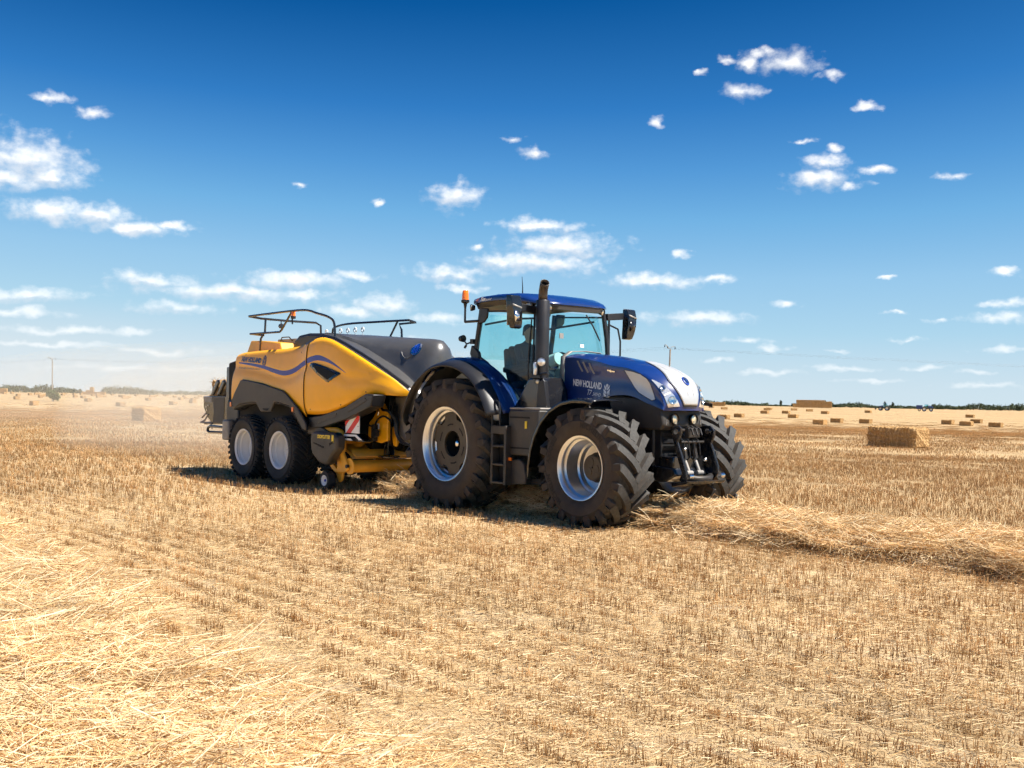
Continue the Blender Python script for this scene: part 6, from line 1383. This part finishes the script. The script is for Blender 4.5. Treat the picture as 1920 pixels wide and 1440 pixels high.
# ---- foliage
def leaf_mat(name, lo, hi):
    m, nt, b = nodes_of(name); g = nt.nodes.new('ShaderNodeNewGeometry'); r = ramp_node(nt, g.outputs['Random Per Island'], [(0.0, lo), (1.0, hi)])
    nt.links.new(r.outputs[0], b.inputs['Base Color']); b.inputs['Roughness'].default_value = 0.7; b.inputs['Specular IOR Level'].default_value = 0.2
leaf_mat('far_foliage', (0.040, 0.058, 0.032), (0.085, 0.11, 0.058)); leaf_mat('bush_foliage', (0.055, 0.085, 0.025), (0.13, 0.17, 0.06)); mat('bark', (0.12, 0.09, 0.06), 0.9, 0, 0.3)  # far foliage greyed and lightened: distance haze is put into its colour
def crown(vs, fs, c, r, n, leaf, rr, flat=0.0):
    for i in range(n):
        while True:
            p = np.array((rr.uniform(-1, 1), rr.uniform(-1, 1), rr.uniform(-1, 1)))
            q = np.linalg.norm(p)
            if q < 1 and q > 0.35: break
        p = np.array(c) + p * np.array(r) * (0.9 + 0.25 * math.sin(p[0] * 5 + p[1] * 4 + c[0]))
        if p[2] < 0.02: continue
        a = np.array((rr.gauss(0, 1), rr.gauss(0, 1), rr.gauss(0, 1))); a /= np.linalg.norm(a); b_ = np.cross(a, (rr.gauss(0, 1), rr.gauss(0, 1), rr.gauss(0, 1))); b_ /= np.linalg.norm(b_) + 1e-6
        s = leaf * rr.uniform(0.6, 1.3); o = len(vs)
        vs += [tuple(p + a * s), tuple(p + b_ * s * 0.6), tuple(p - a * s), tuple(p - b_ * s * 0.6)]; fs.append((o, o + 1, o + 2, o + 3))
def wood(name, label, px0, px1, dist, hfun, step, leaf, n):
    vs, fs = [], []; rr = random.Random(int(px0 + dist)); x = px0
    while x < px1:
        for row in range(2):
            p = at_distance(x + rr.uniform(-1, 1) * step * 0.5, dist + rr.uniform(0, 60)); h = hfun(x) * rr.uniform(0.72, 1.12)
            w = step * dist / FPX * rr.uniform(0.7, 1.2)
            crown(vs, fs, (p.x, p.y, h * 0.5), (w, w, h * 0.55), n, leaf, rr)
        x += step * rr.uniform(0.55, 1.0)
    me = bpy.data.meshes.new(name); me.from_pydata(vs, [], fs); me.materials.append(MATS['far_foliage']); o = bpy.data.objects.new(name, me); COL.objects.link(o); tag(o, label, 'trees', kind='stuff'); return o
wood('distant_wood', 'dark green treeline along the right horizon', 1290, 1990, 1150, lambda x: 4.8 + 1.4 * math.sin(x * 0.021) + 1.2 * math.sin(x * 0.083) - (3.2 if 1440 < x < 1485 else 0) - 1.5 * (1560 < x < 1700), 5.0, 0.75, 60)
wood('distant_grove', 'rounded dark grove on the left horizon', 192, 286, 900, lambda x: max(1.5, 6.3 - ((x - 228) / 34) ** 2 * 1.4 if x < 260 else 5.0 - (x - 260) * 0.09), 4.0, 0.6, 70)
wood('distant_hedge', 'hazy hedge line right of the grove on the left horizon', 284, 425, 1100, lambda x: 3.4 + 1.6 * math.sin(x * 0.06) ** 2 + (1.5 if 365 < x < 380 else 0), 5.0, 0.6, 45)
wood('distant_wood', 'long hazy treeline at the far left horizon', -60, 152, 950, lambda x: 6.2 - max(0, (x - 90)) * 0.055 - (2.2 if 50 < x < 62 else 0), 4.5, 0.6, 60)
wood('distant_wood', 'low treeline seen between the baler and the tractor', 425, 1290, 1250, lambda x: 4.5 + 1.5 * math.sin(x * 0.03), 9.0, 0.9, 30)
def tree(name, label, p, h, w, n, leaf, m='bush_foliage', trunk=0.35):
    t = thing(name, label, 'bush' if h < 4 else 'tree', p); rr = random.Random(int(h * 100)); vs, fs = [], []
    for k in range(9):
        a = rr.uniform(0, 6.28); q = rr.uniform(0, 0.62) * w; z = h * rr.uniform(0.22, 0.70); crown(vs, fs, (q * math.cos(a), q * math.sin(a), z), (w * 0.5, w * 0.5, h * 0.28), n // 9, leaf, rr)
    me = bpy.data.meshes.new('crown'); me.from_pydata(vs, [], fs); me.materials.append(MATS[m]); link('crown', me, t)
    tb = MB()
    for k in range(5):
        a = 6.28 * k / 5; tb.tube([(0, 0, -0.05), (0.12 * math.cos(a), 0.12 * math.sin(a), h * 0.25), (w * 0.5 * math.cos(a), w * 0.5 * math.sin(a), h * 0.6)], [0.07, 0.05, 0.015], 6)
    tb.build('trunk', 'bark', t); return t
tree('round_bush', 'round green bush at the foot of the left utility pole', at_distance(100, 300), 3.5, 1.75, 3600, 0.17)
for (x, d, h, lab) in ((149, 900, 4.2, 'tiny lone tree left of the stacked bale tower'), (1463, 1000, 6.0, 'thin pale lone tree in the gap of the right treeline'), (1659, 1000, 7.0, 'small pointed tree right of the long bale stack'), (1673, 1000, 6.0, 'small round tree left of the far dark tractor')):
    tree('lone_tree', lab, at_distance(x, d), h, h * 0.35, 260, 0.45, 'far_foliage')

# ---- power poles and lines
def pole(px, dist, top_py, label, lean):
    d = pixel_dir(px, top_py); h = EYE + d.z / math.hypot(d.x, d.y) * dist
    t = thing('utility_pole', label, 'utility pole', at_distance(px, dist), 0.0)
    MB().tube([(0, 0, -0.2), (lean * 0.5, 0, h * 0.5), (lean, 0, h - 0.55)], [0.17, 0.14, 0.11], 10).build('shaft', 'pole_wood', t)
    s = -1 if lean < 0 else 1
    arm = MB().tube([(lean, 0, h - 0.6), (lean - 0.75, -0.2, h + 0.15)], 0.05, 6).tube([(lean, 0, h - 0.6), (lean + 0.2, 0.1, h - 0.15), (lean + 0.7, 0.3, h - 0.1)], 0.035, 6).build('crossarm', 'pole_wood', t)
    for (x, y, z) in ((lean - 0.85, -0.2, h + 0.15), (lean - 0.4, -0.1, h + 0.0), (lean + 0.75, 0.3, h - 0.1)): MB().lathe([(0, -0.42), (0.06, -0.40), (0.07, -0.25), (0.05, -0.1), (0.02, 0.02)], 8, (x, y, z), axis='z').build('insulator', 'dark_metal', arm)
    base = at_distance(px, dist); return [base + Vector(q) for q in ((lean - 0.85, -0.2, h - 0.25), (lean - 0.4, -0.1, h - 0.4), (lean + 0.75, 0.3, h - 0.5))]
PL = pole(98, 312, 664, 'wooden utility pole rising behind the round bush at left', -0.25)
PR = pole(1252, 165, 632, 'wooden utility pole standing behind the tractor nose', 0.25)
far = [Vector((330, 175, 9.0)) + Vector((0.8 * i, 0.3 * i, -0.3 * i)) for i in range(3)]; farl = [PL[i] + (PL[i] - PR[i]) for i in range(3)]
for i, lab in enumerate(('upper left overhead wire strung between the utility poles', 'middle overhead wire strung between the utility poles', 'lowest overhead wire strung between the utility poles')):
    pts = []
    for a, b_ in ((farl[i], PL[i]), (PL[i], PR[i]), (PR[i], far[i])):
        L_ = (b_ - a).length
        for k in range(25): t = k / 24; pts.append(a.lerp(b_, t) - Vector((0, 0, 4 * t * (1 - t) * L_ * 0.008)))
    pts = [p for k, p in enumerate(pts) if k == 0 or (p - pts[k - 1]).length > 0.01]
    tag(MB().tube(pts, 0.0045, 4).build('power_line', 'wire'), lab, 'power line', 'overhead wires')

# ---- far tractors: the same kind of machine, reduced to what shows at that distance
def far_tractor(px, dist, yaw, label, trailer=None):
    o = thing('tractor', label, 'tractor', at_distance(px, dist), yaw)
    for src in (hood, roof, near_rear, far_rear, near_front, far_front, ws, cab, ex, tank):
        c = src.copy(); COL.objects.link(c); c.parent = o
        if src in (near_rear, far_rear, near_front, far_front):
            t_ = link('tyre', [q for q in src.children if q.name.startswith('tyre')][0].data, c)
    MB().box(0.15, 1.6, -0.8, 0.8, 1.7, 3.2).build('cab_body', 'cab_glass', o); return o
ft = far_tractor(1733, 560, rad(-20), 'small blue tractor on the right horizon, nearer the picture edge')
tb = thing('trailer', 'small blue trailer behind the far blue tractor on the horizon', 'trailer', at_distance(1724, 566), rad(-20))
MB().prism([(-1.3, 1.0), (1.3, 1.0), (1.45, 2.9), (-1.45, 2.9)], -1.1, 1.1).build('box_body', 'blue_paint', tb, bev=0.05); MB().box(1.2, 2.6, -0.05, 0.05, 0.7, 0.85).build('drawbar', 'dark_metal', tb)
for s_ in (-1, 1):
    w_ = link('wheel', BALER_TYRE, tb); w_.location = (0, s_ * 1.0, 0.68)
ft2 = far_tractor(1664, 560, rad(150), 'small dark tractor with a front loader on the right horizon')
MB().bar((2.0, -0.6, 1.6), (5.4, -0.6, 1.1), 0.16, 0.22).bar((2.0, 0.6, 1.6), (5.4, 0.6, 1.1), 0.16, 0.22).box(5.3, 5.6, -1.1, 1.1, 0.4, 1.3).build('loader', 'dark_metal', ft2, bev=0.02)

# ---- dust thrown up behind the baler
def dust(name, c, r, dens, label):
    m = bpy.data.materials.new(name); m.use_nodes = True; nt = m.node_tree; nt.nodes.clear(); o_ = nt.nodes.new('ShaderNodeOutputMaterial'); v = nt.nodes.new('ShaderNodeVolumePrincipled')
    v.inputs['Color'].default_value = (1.0, 0.93, 0.80, 1); v.inputs['Density'].default_value = dens; v.inputs['Anisotropy'].default_value = 0.15; nt.links.new(v.outputs[0], o_.inputs['Volume'])
    mb = MB().ball((0, 0, 0), r, 40, 24); o = mb.build(name, m, smooth=180); o.location = to_world(c[0], c[1], c[2]); o.rotation_euler = (0, 0, -TH); tag(o, label, 'dust', kind='stuff'); return o
dust('dust_cloud', (-18.5, 4.2, 0.6), (8.5, 5.0, 2.4), 0.032, 'pale dust hanging in the air just behind the baler')
dust('dust_cloud', (-44, 16, 1.0), (34, 15, 3.6), 0.0065, 'thin dust drifting over the field left of the baler')
